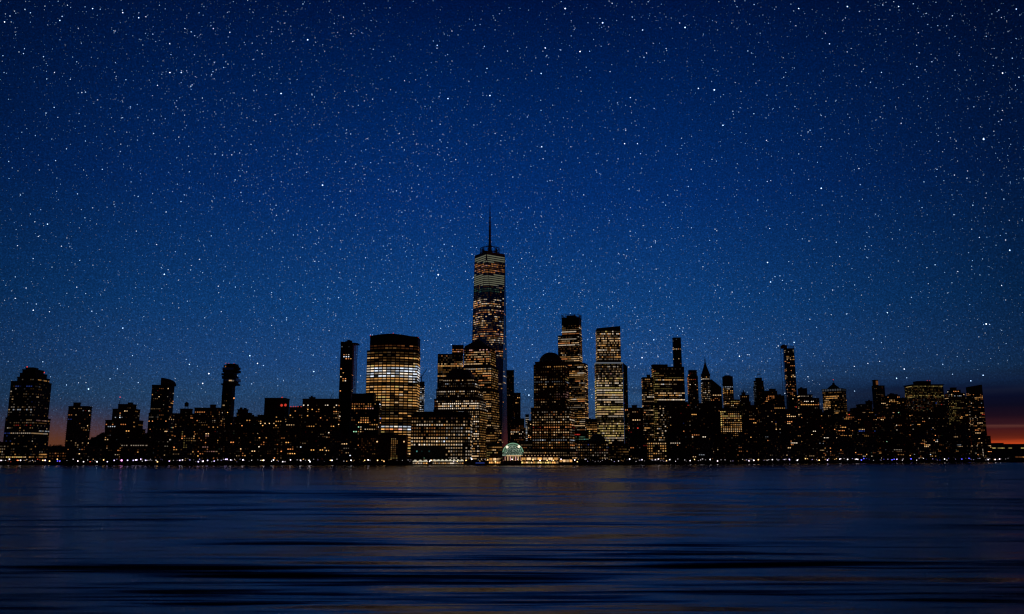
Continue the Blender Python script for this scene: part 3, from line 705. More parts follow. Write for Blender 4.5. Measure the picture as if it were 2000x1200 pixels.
# tower with an open glass frame at its edge
r, inf, D = building('apartment_tower', 'tall slim tower with an open frame along one edge and a raised roof screen', 230, [(1530, 1551, 681)], dict(HOME, p=.02, dim=.03),
    [Z_(1530, 1552, 684, 689, p=.5, hues='pale', lv=(2, 3)), Z_(1537, 1552, 696, 704, p=.75, hues='gold', lv=(3, 4)), Z_(1531, 1538, 706, 709, p=.7, hues='orange'), Z_(1544, 1553, 712, 716, p=.9), Z_(1531, 1538, 722, 727, p=.9, hues='orange', lv=(2, 4)),
     Z_(1531, 1538, 732, 738, p=.9, lv=(3, 4)), Z_(1544, 1553, 732, 738, p=.9), Z_(1531, 1554, 745, 757, p=.35, hues='orange', lv=(2, 4)), Z_(1531, 1556, 760, 775, p=.4, hues='orange', lv=(2, 4))], mat='glass', mech=False, dark_top=1)
cx, cy, w, rot, z0, Z, P = inf[-1]; mb = MB(); xl = unproj(1525, 680, D)[0]; xa = min(p[0] for p in P); xb = max(p[0] for p in P); Zs = unproj(1530, 675, D)[1]
for xx in (xl, (xl + xa) / 2): mb.box((xx, D + 3, Z / 2), (.7, .7, Z))
for k in range(26): mb.box(((xl + xa) / 2, D + 3, 20 + (Z - 20) * k / 25), (xa - xl, .5, .5))
mb.prism([(xl, D + 1), (xa + 4, D + 1), (xa + 4, D + 2), (xl, D + 2)], Z, Zs, zt=[Zs, Zs + 1, Zs + 1, Zs])
for k in range(6): mb.tube((xa + 4 + (xb - xa - 4) * k / 5, D + 2, Z), (xa + 4 + (xb - xa - 4) * k / 5, D + 2, Zs - k * .6), .35)
mb.tube((xa + 4, D + 2, Zs), (xb, D + 2, Zs - 3), .45); mb.tube((xb, D + 2, Z), (xb, D + 2, Zs - 1), .7)
mb.build('open_frame', M['steel'], r)
mb = MB(); X, Zz = unproj(1530, 674, D + 5); mb.box((X, D + 5, Zz - 2), (5, 5, 5)); mb.build('roof_plant', M['concrete'], r)
building('apartment_building', 'low dark block tucked between the brown block and the open-framed tower', 140, [(1513, 1532, 773)], dict(HOME, p=.3, hues='orange', lv=(2, 4)), mat='brick')
building('apartment_building', 'stepped block with a boxy lantern-like top and pale lit ledge, past the open-framed tower', 150, [(1552, 1600, 778), (1556, 1587, 771), (1558, 1576, 759, dict(blank=1))],
    dict(HOME, p=.22), [Z_(1556, 1590, 770, 777, p=.6, hues='pale')], mat='stone')

# ---------------- tower with the lit hat-band and pyramid hat
r, inf, D = building('office_tower', 'square tower with a pale lit band under a low pyramid roof with a red-tipped rod', 190, [(1605.5, 1652, 759, dict(st={}))],
    dict(OFF, p=.35, rowvar=.6, hues='gold', bay=3, lv=(2, 4)), [Z_(1604, 1640, 757, 763, p=0), Z_(1606, 1638, 764, 768, p=.5), Z_(1606, 1640, 772, 798, p=.8, lv=(3, 4)), Z_(1622, 1640, 780, 800, p=.15), Z_(1640, 1655, 760, 850, p=.03)], q=-17, ratio=.7, mat='stone', mech=False, dark_top=5)
cx, cy, w, rot, z0, Z, P = inf[-1]
mb = MB(); mb.prism(rot2(foot('rect', w + 1, w * .7 + 1), rot, (cx, cy)), Z - 4.6, Z - .5); mb.build('lit_band', glow('cool', 1), r)
mb = MB()
for k in range(9):
    for (a, b) in zip(P[:2], P[1:3]): mb.tube((a[0] + (b[0]-a[0]) * k / 8, a[1] + (b[1]-a[1]) * k / 8, Z - 5), (a[0] + (b[0]-a[0]) * k / 8, a[1] + (b[1]-a[1]) * k / 8, Z), 1.2, 1.2, 4)
mb.prism(rot2(foot('rect', w + 2, w * .7 + 2), rot, (cx, cy)), Z - .5, Z + .6)
Zp = unproj(1628, 749, D)[1]
mb.prism(rot2(foot('rect', w * .6, w * .45), rot, (cx, cy)), Z + .6, Zp, top=rot2(foot('rect', w * .1, w * .1), rot, (cx, cy)))
mb.box((cx, cy, Zp), (w * .1, w * .1, 6), rot); mb.build('roof', M['roof'], r)
X, Zz = unproj(1626, 741, D + 12); mast(r, cx, cy, Zp, Zz, .6)

building('apartment_building', 'low block of uneven roofs between the pyramid-hatted tower and a tower with an orange-lit hut', 120, [(1652, 1706, 803), (1660, 1703, 797), (1672, 1703, 790), (1690, 1704, 784)], dict(HOME, p=.15), mat='brick')
r, inf, D = building('apartment_tower', 'plain dark tower with an orange-lit square hut at one corner of the roof', 200, [(1702.5, 1727.5, 753.5), (1703.5, 1715, 742.5, dict(blank=1))], dict(HOME, p=.04), [Z_(1710, 1714, 758, 775, p=.7, hues='gold', lv=(1, 3))], mat='stone', mech=False)
cx, cy, w, rot, z0, Z, P = inf[-1]
mb = MB(); mb.box((cx + w * .2, min(p[1] for p in P) - .1, (z0 + Z) / 2), (w * .5, .6, (Z - z0) * .7), rot); mb.build('lit_panel', glow('orange', 2), r)
building('apartment_building', 'wide dark block with a softly rounded roofline next to the tower with the orange-lit hut', 160, [(1726, 1761, 779), (1729, 1758, 773), (1733, 1753, 770.5, dict(blank=1))], dict(HOME, p=.12), [Z_(1738, 1760, 783, 790, p=.7, hues='gold', lv=(3, 4))], mat='brick')
building('apartment_building', 'small dark block filling the notch before the broad block with lit eaves', 120, [(1757, 1770, 778)], dict(HOME, p=.12), mat='brick')
r, inf, D = building('office_building', 'broad square block with bright lit eaves and a flat dark box on its roof', 170, [(1766, 1842, 752)],
    dict(OFF, p=.4, hues='yellow', lv=(1, 3), bay=3, floor=3.6, run=.2), [Z_(1766, 1845, 752, 757, p=.85, lv=(2, 3)), Z_(1766, 1845, 757, 771, p=.25, lv=(1, 2)), Z_(1766, 1845, 772, 777, p=.6, lv=(2, 3)), Z_(1766, 1845, 778, 910, p=.07, hues='home')], ratio=.6, mat='stone', mech=False, dark_top=.3)
cx, cy, w, rot, z0, Z, P = inf[-1]
mb = MB(); mb.prism(rot2(foot('rect', w + 4, w * .6 + 4), rot, (cx, cy)), Z, Z + 1.2)
Xa, Za = unproj(1791, 744.5, D + 15); Xb, _ = unproj(1818, 744.5, D + 15); mb.box(((Xa + Xb) / 2, D + 25, (Z + Za) / 2), (Xb - Xa, 20, Za - Z)); mb.build('roof', M['roof'], r)
for x in (1811, 1816): 
    X, Zz = unproj(x, 743.5, D + 16); beacon(r, X, D + 16, Zz, .8, lv=4)
building('apartment_building', 'dark block with stepped rounded crown and thin yellow rows, beside the sloping-roofed end tower', 150,
    [(1842, 1888, 775), (1845, 1884, 768), (1850, 1876, 762), (1855, 1868, 757.5, dict(blank=1))], dict(HOME, p=.15), [Z_(1854, 1870, 783, 840, p=.6, hues='yellow', lv=(1, 3), run=.9), Z_(1850, 1870, 765, 776, p=.4, hues='pale')], mat='brick', mech=False)
building('apartment_tower', 'sloping-roofed tower closing the skyline beside the red sunset', 130, [(1886, 1918, 753)], dict(HOME, p=.13, hues='home', bay=3.4), [Z_(1885, 1935, 753, 769, p=0), Z_(1888, 1902, 769, 773, p=.6, hues='orange', lv=(3, 4)), Z_(1904, 1918, 776, 781, p=.9, hues='warm', lv=(3, 4)), Z_(1890, 1912, 812, 834, p=.5, hues='warm')],
    ratio=.7, mat='stone', mech=False, slant=(755.5, 751.5))
building('apartment_building', 'low last block at the foot of the end tower, facing the red sunset', 100, [(1905, 1934.5, 852)], dict(HOME, p=.12), mat='brick')

# ---------------- front rows of lower blocks
LOWP = .5
low = [
 (-30, 12, 864, 40, 'low pale-lit hall at the outer foot of the stepped-crown tower', dict(GRID, p=.9, hues='pale', lv=(2, 3))),
 (96, 131, 878, 70, 'low red-brown shed with one gold strip below the sunset gap', dict(GRID, p=.55, hues='orange', lv=(1, 3))),
 (172, 207, 872, 60, 'long low block with one bright white strip window below the wooded rise', dict(HOME, p=.04)),
 (236, 292, 866, 45, 'low block with a pale roof-line strip between the masted block and the quarter-round crowned tower', dict(HOME, p=.15)),
 (287, 344, 846, 55, 'plain block at the foot of the quarter-round crowned tower', dict(HOME, p=.14)),
 (340, 386, 836, 40, 'brown block in front of the one with the water tank', dict(HOME, p=.2)),
 (384, 430, 826, 50, 'block with stacked red-lit rooms, before the flat dark block with the penthouse', dict(HOME, p=.2)),
 (428, 472, 838, 36, 'black block straight below the tower of stacked boxes', dict(HOME, p=.12)),
 (470, 508, 834, 52, 'narrow block with amber rooms, near the foot of the stacked box tower', dict(HOME, p=.2)),
 (505, 548, 838, 38, 'dark block in front of the boxy one with red roof lights', dict(HOME, p=.2)),
 (545, 592, 826, 56, 'square block below the row of red roof lamps', dict(HOME, p=.2)),
 (590, 640, 840, 40, 'squat block before the long one with the roof crane', dict(HOME, p=.22)),
 (636, 690, 850, 50, 'dark block standing at the foot of the slim tower with the glass edge', dict(HOME, p=.17)),
 (682, 716, 856, 36, 'narrow brown block beside the strip-lit waterfront block', dict(HOME, p=.2, hues='home')),
 (1186, 1228, 868, 46, 'low block with dim gold rows at the foot of the split glass tower', dict(OFF, p=.25, hues='gold', lv=(1, 3))),
 (1226, 1264, 850, 42, 'black block below the notch after the narrow blade tower', dict(DARK, p=.08)),
 (1262, 1302, 862, 36, 'low block with a neat grid of gold windows, under the wide office slab', dict(GRID, p=.7, hues='gold', lv=(3, 4))),
 (1300, 1346, 850, 40, 'black block on the shore in front of the stepped one', dict(DARK, p=.07)),
 (1342, 1376, 788, 110, 'dark brick block below the narrow tower with the roof rail', dict(HOME, p=.12)),
 (1372, 1406, 786, 130, 'dark block directly under the pointed copper roof', dict(HOME, p=.1)),
 (1404, 1448, 798, 120, 'gold-windowed block with a bright lit edge, below the tower with the square opening', dict(GRID, p=.8, hues='gold', lv=(3, 4))),
 (1446, 1480, 792, 90, 'brown block with pink-lit rooms under the cupola tower', dict(HOME, p=.25, hues='warm')),
 (1478, 1512, 796, 70, 'black block below the round-shouldered tower', dict(HOME, p=.09)),
 (1508, 1534, 794, 80, 'narrow block with one long gold row, beside the foot of the open-framed tower', dict(HOME, p=.12)),
 (1530, 1562, 800, 60, 'dark block at the foot of the open-framed tower with a few large bright rooms', dict(HOME, p=.12)),
 (1558, 1606, 800, 75, 'dark block below the lantern-topped one', dict(HOME, p=.13)),
 (1602, 1630, 806, 70, 'shaded block before the foot of the pyramid-hatted tower', dict(HOME, p=.1)),
 (1628, 1668, 812, 60, 'block with a thin gold stair strip near the pyramid-hatted tower', dict(HOME, p=.16)),
 (1664, 1708, 808, 66, 'block with a red wall panel below the uneven roofs', dict(HOME, p=.18)),
 (1704, 1742, 798, 72, 'dark block under the tower with the orange-lit hut', dict(HOME, p=.13)),
 (1738, 1778, 800, 60, 'wide dark block below the softly rounded roofline', dict(HOME, p=.16)),
 (1774, 1816, 806, 64, 'plain dark block under the lit-eaves block', dict(HOME, p=.15)),
 (1812, 1850, 800, 56, 'dark block with a few white rooms, between the lit-eaves block and the blue-glow crown', dict(HOME, p=.14)),
 (1846, 1890, 830, 50, 'dark block in front of the blue-glow crown', dict(HOME, p=.14)),
 (1340, 1392, 846, 40, 'low shore block below the dark brick and copper-roof blocks', dict(HOME, p=.1)),
 (1388, 1436, 852, 36, 'low shore block with bluish rooms below the gold-windowed block', dict(HOME, p=.12)),
 (1432, 1490, 856, 44, 'low shore block under the cupola tower and pink-lit block', dict(HOME, p=.14)),
 (1486, 1544, 850, 38, 'long low shore block before the open-framed tower', dict(HOME, p=.1)),
 (1540, 1600, 856, 42, 'low shore block before the lantern-topped one', dict(HOME, p=.1)),
 (1596, 1656, 852, 36, 'low shore block before the pyramid-hatted tower', dict(HOME, p=.14)),
 (1652, 1712, 856, 40, 'low shore block before the uneven roofs', dict(HOME, p=.14)),
 (1708, 1770, 850, 34, 'low shore block below the orange-hut tower', dict(HOME, p=.12)),
 (1766, 1826, 854, 40, 'low shore block with a cluster of bright white rooms, under the lit-eaves block', dict(HOME, p=.2)),
 (1822, 1880, 858, 34, 'low shore block under the blue-glow crown, behind the blue quay lamps', dict(HOME, p=.14)),
]
lowz = {172: [Z_(175, 200, 874, 879, p=1, hues='pale', lv=(3, 4), run=0)], 236: [Z_(236, 292, 867, 872, p=.9, hues='pale', lv=(2, 3))],
        96: [Z_(106, 122, 878, 883, p=1, hues='gold', lv=(3, 4))], 1404: [Z_(1404, 1412, 796, 832, p=1, hues='yellow', lv=(4, 5))], 1508: [Z_(1508, 1534, 796, 800, p=1, hues='gold', lv=(3, 4))],
        1530: [Z_(1537, 1543, 809, 815, p=1, lv=(5, 5)), Z_(1538, 1543, 823, 829, p=1, lv=(5, 5)), Z_(1541, 1546, 862, 869, p=1, lv=(5, 5))], 1628: [Z_(1629, 1633, 828, 862, p=1, hues='gold', lv=(1, 2)), Z_(1640, 1665, 848, 853, p=.8, hues='gold', lv=(3, 4))],
        1812: [Z_(1817, 1855, 859, 864, p=.8, hues='pale')], 1766: [Z_(1806, 1816, 868, 873, p=1, hues='pale', lv=(5, 5))], 384: [Z_(385, 405, 850, 900, p=.25, hues='orange')], 340: [Z_(356, 362, 836, 880, p=.6, hues='yellow', lv=(1, 2)), Z_(350, 385, 848, 856, p=.5)]}
for i, (x0, x1, y, off, lb, st) in enumerate(low):
    rg = random.Random(i * 13 + 5); st = dict(st); st['p'] = st['p'] * (LOWP if st['p'] < .5 else 1)
    nm = 'apartment_block' if x0 > 90 and x0 not in (96, 172) else 'low_building'
    tiers = [(x0, x1, y)]
    if rg.random() < .75 and nm == 'apartment_block':
        a = rg.uniform(.05, .45); b = rg.uniform(a + .25, .98); tiers.append((x0 + (x1 - x0) * a, x0 + (x1 - x0) * b, y - rg.uniform(3.5, 7.5)))
    rr_, _, _ = building(nm, lb, off, tiers, st, lowz.get(x0, ()), ratio=rg.uniform(.4, .7), mat=rg.choice(('brick', 'brick', 'stone', 'concrete')), cat='low building' if nm == 'low_building' else 'building', seed=i * 17 + 3)
    if x0 == 1664:
        b_ = rr_['_base']; X, Zz = unproj(1694, 836, shoreY(1690) + off); mb = MB(); mb.box((X, shoreY(1686) + off - .3, Zz), (16, .6, 28)); mb.build('red_panel', M['red_roof'], rr_)

# ------------------------------------------------------------------ arched glass hall
D = 1262.0
sc_ = D / F                                              # metres per picture unit here (about)
Xc, _ = unproj(1002, 880, D); Rr = 21 * sc_ * .985
Zt = unproj(1002, 865, D)[1]; Zs = Zt - Rr
r = thing('glass_hall', 'arched glass winter hall glowing pale green on the waterfront, ribs fanning over its face', 'glass hall', (Xc, D, ZG)); r['_dist'] = D
def glass_green():
    m = bpy.data.materials.new('lit_green_glass'); m.use_nodes = True; t = NT(m.node_tree); t.n.remove(t.n['Principled BSDF'])
    e = t.node('ShaderNodeEmission'); g = t.node('ShaderNodeNewGeometry')
    f = t.noise(g.outputs['Position'], .45, 4, .65)
    t.l.new(t.ramp(f, [(.38, (.03, .05, .04, 1)), (.5, (.15, .23, .17, 1)), (.6, (.36, .48, .36, 1)), (.72, (.85, .85, .66, 1))]), e.inputs['Color'])
    e.inputs['Strength'].default_value = .75; t.l.new(e.outputs[0], t.n['Material Output'].inputs['Surface']); m.cycles.emission_sampling = 'NONE'
    return m
GG = glass_green()
def arc(rad, n=24): return [(Xc + rad * math.cos(math.pi * i / n), Zs + rad * math.sin(math.pi * i / n)) for i in range(n + 1)]
# stepped vault: three nested half-barrels going back, the face in front
mb = MB()
for k, (rad, ya, yb) in enumerate(((Rr * .86, 0, 12), (Rr * .93, 12, 26), (Rr, 26, 44))):
    A = [(Xc + rad, 14)] + arc(rad) + [(Xc - rad, 14)]
    n = len(A); vs = [(x, D + ya, z) for x, z in A] + [(x, D + yb, z) for x, z in A]
    mb.add(vs, [(i, n + i, n + i + 1, i + 1) for i in range(n - 1)] + [tuple(range(n))])
mb.build('glass_vault', GG, r)
mb = MB()
for rad, y in ((Rr * .86, -.3), (Rr * .68, -.3), (Rr * .5, -.3), (Rr * .32, -.3), (Rr * .93, 11.7), (Rr, 25.7)):
    A = arc(rad); 
    for a, b in zip(A, A[1:]): mb.tube((a[0], D + y, a[1]), (b[0], D + y, b[1]), .32 if rad < Rr * .8 else .6, None, 4)
for i in range(1, 12):
    t = math.pi * i / 12
    mb.tube((Xc + Rr * .1 * math.cos(t), D - .3, Zs + Rr * .1 * math.sin(t)), (Xc + Rr * .8 * math.cos(t), D - .3, Zs + Rr * .8 * math.sin(t)), .22, None, 4)
for i in range(9):
    x = Xc + Rr * .8 * (-1 + i / 4); mb.tube((x, D - .3, 14), (x, D - .3, Zs), .25, None, 4)
mb.tube((Xc - Rr * .8, D - .3, Zs), (Xc + Rr * .8, D - .3, Zs), .3, None, 4)
mb.build('rib', M['copper'], r)
for rad, y in ((Rr * .965, 11.4), (Rr * .89, -.6), (Rr * .74, -.6)):
    mb = MB(); A = arc(rad)
    for a, b in zip(A[1:-1], A[2:-1]): mb.tube((a[0], D + y, a[1]), (b[0], D + y, b[1]), .42, None, 4)
    mb.build('lit_arch', glow('green', 4 if y > 0 else 3), r)  # floodlight on the rim arcs, painted in as emission of the tubes
mb = MB(); mb.box((Xc, D + 20, 8.5), (Rr * 1.75, 40, 11)); mb.build('wall', M['quay'], r)
for i in range(7):
    mb = MB(); mb.box((Xc + Rr * .72 * (-1 + i / 3), D - .3, 10), (1.7, .6, 6)); mb.build('window', glow('warm' if i % 2 else 'pink', 4 if i % 3 else 3), r)
mb = MB(); mb.box((Xc + 2, D - .8, 14.2), (Rr * 1.5, 1, 1.6)); mb.build('canopy', glow('warm', 4), r)
for (x, y) in ((990.5, 873.5), (1013.5, 872.5)):
    X, Z = unproj(x, y, D - 1.2); mb = MB(); mb.ball((X, D - 1.2, Z), 2.1, 8, 5); mb.build('floodlight', glow('white', 5), r)

# ------------------------------------------------------------------ lit restaurant hall
def long_hall(x0, x1, ytop, yeave, D, name, label, nwin, depth=24):
    Xa, Zt = unproj(x0, ytop, D + 6); Xb, _ = unproj(x1, ytop, D); Ze = unproj(x0, yeave, D)[1]
    t = thing(name, label, 'waterfront hall', ((Xa + Xb) / 2, D, ZG)); w = Xb - Xa
    mb = MB(); mb.box(((Xa + Xb) / 2, D + depth / 2, (Ze + ZG) / 2), (w, depth, Ze - ZG)); mb.build('wall', M['brick'], t)
    mb = MB(); P = [(Xa - .6, D - 1), (Xb + .6, D - 1), (Xb + .6, D + depth), (Xa - .6, D + depth)]; Pt = [(Xa + 2, D + 6), (Xb - 2, D + 6), (Xb - 2, D + depth - 6), (Xa + 2, D + depth - 6)]
    mb.prism(P, Ze, Zt, top=Pt); mb.build('roof', M['red_roof'], t)
    bw = w / nwin
    for i in range(nwin):
        xx = Xa + bw * (i + .5)
        mb = MB(); mb.box((xx, D - .15, Ze - 2.6), (bw * .8, .4, 3.4)); o = mb.build('window', glow('warm' if i % 3 else 'gold', 5 if i % 2 else 4), t)
        mb = MB()
        for s in (-.4, 0, .4): mb.box((xx + s * bw * .8, D - .45, Ze - 2.6), (.3, .3, 3.6))
        mb.build('mullion', M['steel'], o)
    return t, Xa, Xb, Ze, D
# build sub-parts relative to a part: MB.build reads _base of its parent
_build = MB.build
def build2(s, name, mats, parent=None, loc=None):
    if parent is not None and '_base' not in parent: parent['_base'] = parent.parent['_base']
    return _build(s, name, mats, parent, loc)
MB.build = build2
t, Xa, Xb, Ze, D = long_hall(1017, 1091, 887, 893, 1258, 'restaurant_hall', 'long low restaurant hall with red-brown roof and big glowing windows, beside the arched glass hall', 7)
rg = random.Random(3)
nsh = 16
for i in range(nsh):
    w_ = (Xb - Xa - 1) / nsh
    mb = MB(); mb.box((Xa + .5 + w_ * (i + .5), D - .5, ZG + 1.7), (w_ * rg.uniform(.6, .92), .5, rg.uniform(1.9, 2.9))); mb.build('shop_window', glow(rg.choice(('gold', 'yellow', 'warm')), rg.choice((3, 4, 5, 5))), t)
for i in range(12):
    mb = MB(); xx = Xa + (Xb - Xa) * (i + .5) / 12; mb.box((xx, D + 1.5, Ze + 2.2), (1.4, .5, 1.0)); mb.build('dormer_window', glow('pale' if False else 'warm', 4), t)
t, Xa, Xb, Ze, D2 = long_hall(1092, 1118, 893, 897, 1262, 'cafe_pavilion', 'small pavilion with gold panes at the end of the red-roofed restaurant hall', 4, 14)
t, Xa, Xb, Ze, D2 = long_hall(955, 978, 888, 894, 1262, 'gatehouse', 'small dark gatehouse with gold ground floor on the spire side of the arched glass hall', 3, 14)
for i in range(6):
    w_ = (Xb - Xa) / 6; mb = MB(); mb.box((Xa + w_ * (i + .5), D2 - .5, ZG + 1.6), (w_ * .7, .5, 2.4)); mb.build('shop_window', glow('gold', rg.choice((3, 4, 5))), t)

# ------------------------------------------------------------------ ferry terminal canopies
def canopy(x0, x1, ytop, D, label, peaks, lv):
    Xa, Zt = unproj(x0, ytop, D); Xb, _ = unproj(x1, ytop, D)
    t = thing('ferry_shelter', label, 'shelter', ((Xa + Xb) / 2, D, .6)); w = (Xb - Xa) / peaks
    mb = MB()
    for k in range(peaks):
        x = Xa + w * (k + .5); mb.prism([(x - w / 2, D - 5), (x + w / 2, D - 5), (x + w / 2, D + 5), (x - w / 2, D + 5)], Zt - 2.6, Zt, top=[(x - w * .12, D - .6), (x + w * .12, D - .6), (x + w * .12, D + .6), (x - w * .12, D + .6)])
    mb.build('canopy', emit_mat('lit_canvas', (.95, .85, .62), lv, .6, .25), t)  # lamp light on the canvas is put in as its own emission
    for k in range(peaks + 1):
        mb = MB(); mb.tube((Xa + w * k, D - 4.5, .6), (Xa + w * k, D - 4.5, Zt - 2.5), .2); mb.build('post', M['steel'], t)
    mb = MB(); mb.box(((Xa + Xb) / 2, D, .9), (Xb - Xa + 4, 12, .6)); mb.build('deck', M['quay'], t)
    for k in range(peaks * 2):
        mb = MB(); mb.box((Xa + w * (k + .5) / 2, D - 3, 3.2), (w * .3, .4, 1.6)); mb.build('window', glow(rg.choice(('warm', 'white', 'white', 'gold')), rg.choice((3, 4, 5))), t)
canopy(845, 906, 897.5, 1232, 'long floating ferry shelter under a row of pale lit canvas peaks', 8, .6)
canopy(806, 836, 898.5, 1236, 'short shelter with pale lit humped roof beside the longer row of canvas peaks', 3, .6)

# moored ferry
X, _ = unproj(939, 903, 1226)
t = thing('ferry_boat', 'dark blue ferry moored between the ferry shelters and the gatehouse, lit along its deck', 'ferry', (X, 1226, .2))
mb = MB(); P = [(X - 9, 1223), (X + 7, 1223), (X + 11, 1226), (X + 7, 1229), (X - 9, 1229)]; mb.prism([(x * 1.0, y) for x, y in P], .1, 2.2); mb.build('hull', M['navy'], t)
mb = MB(); mb.box((X - 1, 1226, 3.5), (14, 5, 2.5)); mb.box((X + 1, 1226, 5.4), (8, 4, 1.6)); mb.build('cabin', M['navy'], t)
mb = MB(); mb.box((X - 1, 1223.4, 3.7), (13, .3, .8)); mb.build('window', glow('blue', 3), t)
mb = MB(); mb.tube((X + 1, 1226, 6), (X + 1, 1226, 9), .15); mb.build('mast', M['steel'], t)
mb = MB(); mb.ball((X + 1, 1226, 9.2), .5); mb.build('lamp', glow('white', 5), t)

# ------------------------------------------------------------------ low pier buildings beyond the last tower
def flat_hall(x0, x1, ytop, D, name, label, strip=None, n=5, hue='yellow'):
    Xa, Zt = unproj(x0, ytop, D); Xb, _ = unproj(x1, ytop, D)
    t = thing(name, label, 'building', ((Xa + Xb) / 2, D, ZG))
    mb = MB(); mb.box(((Xa + Xb) / 2, D + 20, (Zt + ZG) / 2), (Xb - Xa, 40, Zt - ZG)); mb.build('wall', M['concrete'], t)
    mb = MB(); mb.box(((Xa + Xb) / 2, D + 20, Zt + .4), (Xb - Xa + 2, 42, .8)); mb.build('roof', M['roof'], t)
    if strip:
        for k in range(n):
            if rg.random() < .55:
                w = (Xb - Xa) / n; mb = MB(); mb.box((Xa + w * (k + .5), D - .2, unproj(x0, strip, D)[1]), (w * .8, .5, 1.8)); mb.build('window', glow(hue, rg.choice((2, 3, 4))), t)
    return t, Xa, Xb, Zt
D = 1980
flat_hall(1930, 1962, 869, D, 'terminal_building', 'dark low terminal with a line of yellow windows at the sunset end of the shore', 875.5, 9)
t, a, b, Zt = flat_hall(1960, 2090, 868, D + 30, 'terminal_building', 'very long low dark terminal under the red sunset, square plant room on its roof', 875.5, 16)
flat_hall(1948, 1960, 866, D + 80, 'roof_hut', 'square plant room showing above the long low terminal roof', None)
rg = random.Random(77)
t, a, b, Zt = flat_hall(1975, 2060, 889, D - 60, 'pier_shed', 'small pier shed glowing orange in front of the long terminal', 893, 12, 'orange')
X, Z = unproj(1919, 877, 1900)
t = thing('light_tower', 'short lattice light tower outlined in pale lamps beside the low terminal', 'tower', (X, 1900, ZG))
mb = MB(); Z2 = Z
for s in (-1.5, 1.5): mb.tube((X + s, 1900, ZG), (X + s, 1900, Z2), .35)
for k in range(6): mb.tube((X - 1.5, 1900, ZG + k * 3.5), (X + 1.5, 1900, ZG + 3 + k * 3.5), .2)
mb.build('frame', M['steel'], t)
for k in range(5):
    mb = MB(); mb.ball((X, 1899.2, Z2 - 1 - k * 3.6), .8); mb.build('lamp', glow('white', 4), t)

# ------------------------------------------------------------------ ground, quay, hills
def xs_quay():
    out = []
    for px in list(range(-900, 3000, 50)):
        D = shoreY(min(px, 2100)); X = (px - 1000) / F * D / cp * 1.0
        X = unproj(px, 906, D)[0]; out.append((X, D))
    return out
Q = xs_quay()
mb = MB()
vs = [(x, y, 2.2) for x, y in Q] + [(x * 30 if abs(x) > 500 else x * 30, 60000, 2.2) for x, y in Q]
n = len(Q); mb.add(vs, [(i, i + 1, n + i + 1, n + i) for i in range(n - 1)])
tag(mb.build('ground', M['ground']), kind='structure')
mb = MB()
for (a, b) in zip(Q, Q[1:]):
    d = Vector((b[0] - a[0], b[1] - a[1])); L = d.length; ang = math.atan2(d.y, d.x); c = ((a[0] + b[0]) / 2, (a[1] + b[1]) / 2)
    mb.box((c[0], c[1] + .3, .6), (L + .2, 1.2, 4.2), ang); mb.box((c[0], c[1] + .2, 2.85), (L + .2, 1.6, .3), ang)
o = mb.build('quay_wall', M['quay']); tag(o, 'long low dark stone quay wall running along the whole waterline', 'quay wall')
mb = MB(); rg = random.Random(8)
def hill(x0, x1, D, h, seed):
    g = random.Random(seed); n = 60; mb = MB(); top = []
    for i in range(n + 1):
        t = i / n; X = x0 + (x1 - x0) * t
        top.append((X, h(t) + g.uniform(-1, 1) * .06 * h(t)))
    vs = [(x, D, 0) for x, z in top] + [(x, D + 300, z) for x, z in top] + [(x, D + 900, 0) for x, z in top]
    m = n + 1
    mb.add(vs, [(i, i + 1, m + i + 1, m + i) for i in range(n)] + [(m + i, m + i + 1, 2 * m + i + 1, 2 * m + i) for i in range(n)])
    return mb
xa = unproj(60, 870, 3300)[0]; xb = unproj(330, 870, 3300)[0]
def hp(t):
    px = 60 + 270 * t; y = 872 if px < 150 else 872 - min(1, (px - 150) / 50) * 24
    return max(5, unproj(px, y, 3300)[1])
tag(hill(xa, xb, 3000, hp, 3).build('hill', M['grassland']), kind='structure')
xa = unproj(-200, 880, 9000)[0]; xb = unproj(2300, 880, 9000)[0]
tag(hill(xa, xb, 9000, lambda t: 90 + 25 * math.sin(t * 17), 4).build('hills', M['grassland']), kind='structure')

# ------------------------------------------------------------------ trees
def tree_meshes(seed):
    g = random.Random(seed); mb = MB()
    mb.tube((0, 0, 0), (.15, 0, 3.4), .28, .18)
    for k in range(5):
        a = k * 1.26 + g.random(); mb.tube((.15, 0, 2.6 + .2 * k), (.15 + 1.8 * math.cos(a), 1.8 * math.sin(a), 4.6 + g.random()), .14, .05, 4)
    tr = bpy.data.meshes.new('trunk'); tr.from_pydata(mb.v, [], mb.f); tr.materials.append(M['bark'])
    mb = MB(); cl = [(g.uniform(-2, 2), g.uniform(-2, 2), g.uniform(4, 7.6), g.uniform(.9, 1.7)) for _ in range(13)]
    for _ in range(520):
        c = g.choice(cl); v = Vector((g.gauss(0, 1), g.gauss(0, 1), g.gauss(0, 1))).normalized() * c[3] * g.uniform(.5, 1.1)
        p = Vector(c[:3]) + v; q = Vector((g.gauss(0, 1), g.gauss(0, 1), g.gauss(0, 1))).normalized(); s = g.uniform(.16, .34)
        u = q.orthogonal().normalized() * s; w = q.cross(u).normalized() * s
        mb.add([p - u, p + w * .7, p + u, p - w * .7], [(0, 1, 2, 3)])
    cr = bpy.data.meshes.new('crown'); cr.from_pydata([tuple(v) for v in mb.v], [], mb.f); cr.materials.append(M['leaf'])
    return tr, cr
TREES = [tree_meshes(k) for k in range(4)]
def tree(X, Y, h, label, k, group='shore trees'):
    t = thing('tree', label, 'tree', (X, Y, ZG - .2), group); s = h / 8.5; t.scale = (s, s, s); t.rotation_euler = (0, 0, k * 1.7)
    for nm, me in zip(('trunk', 'crown'), TREES[k % 4]):
        o = bpy.data.objects.new(nm, me); col.objects.link(o); o.parent = t
rg = random.Random(21)
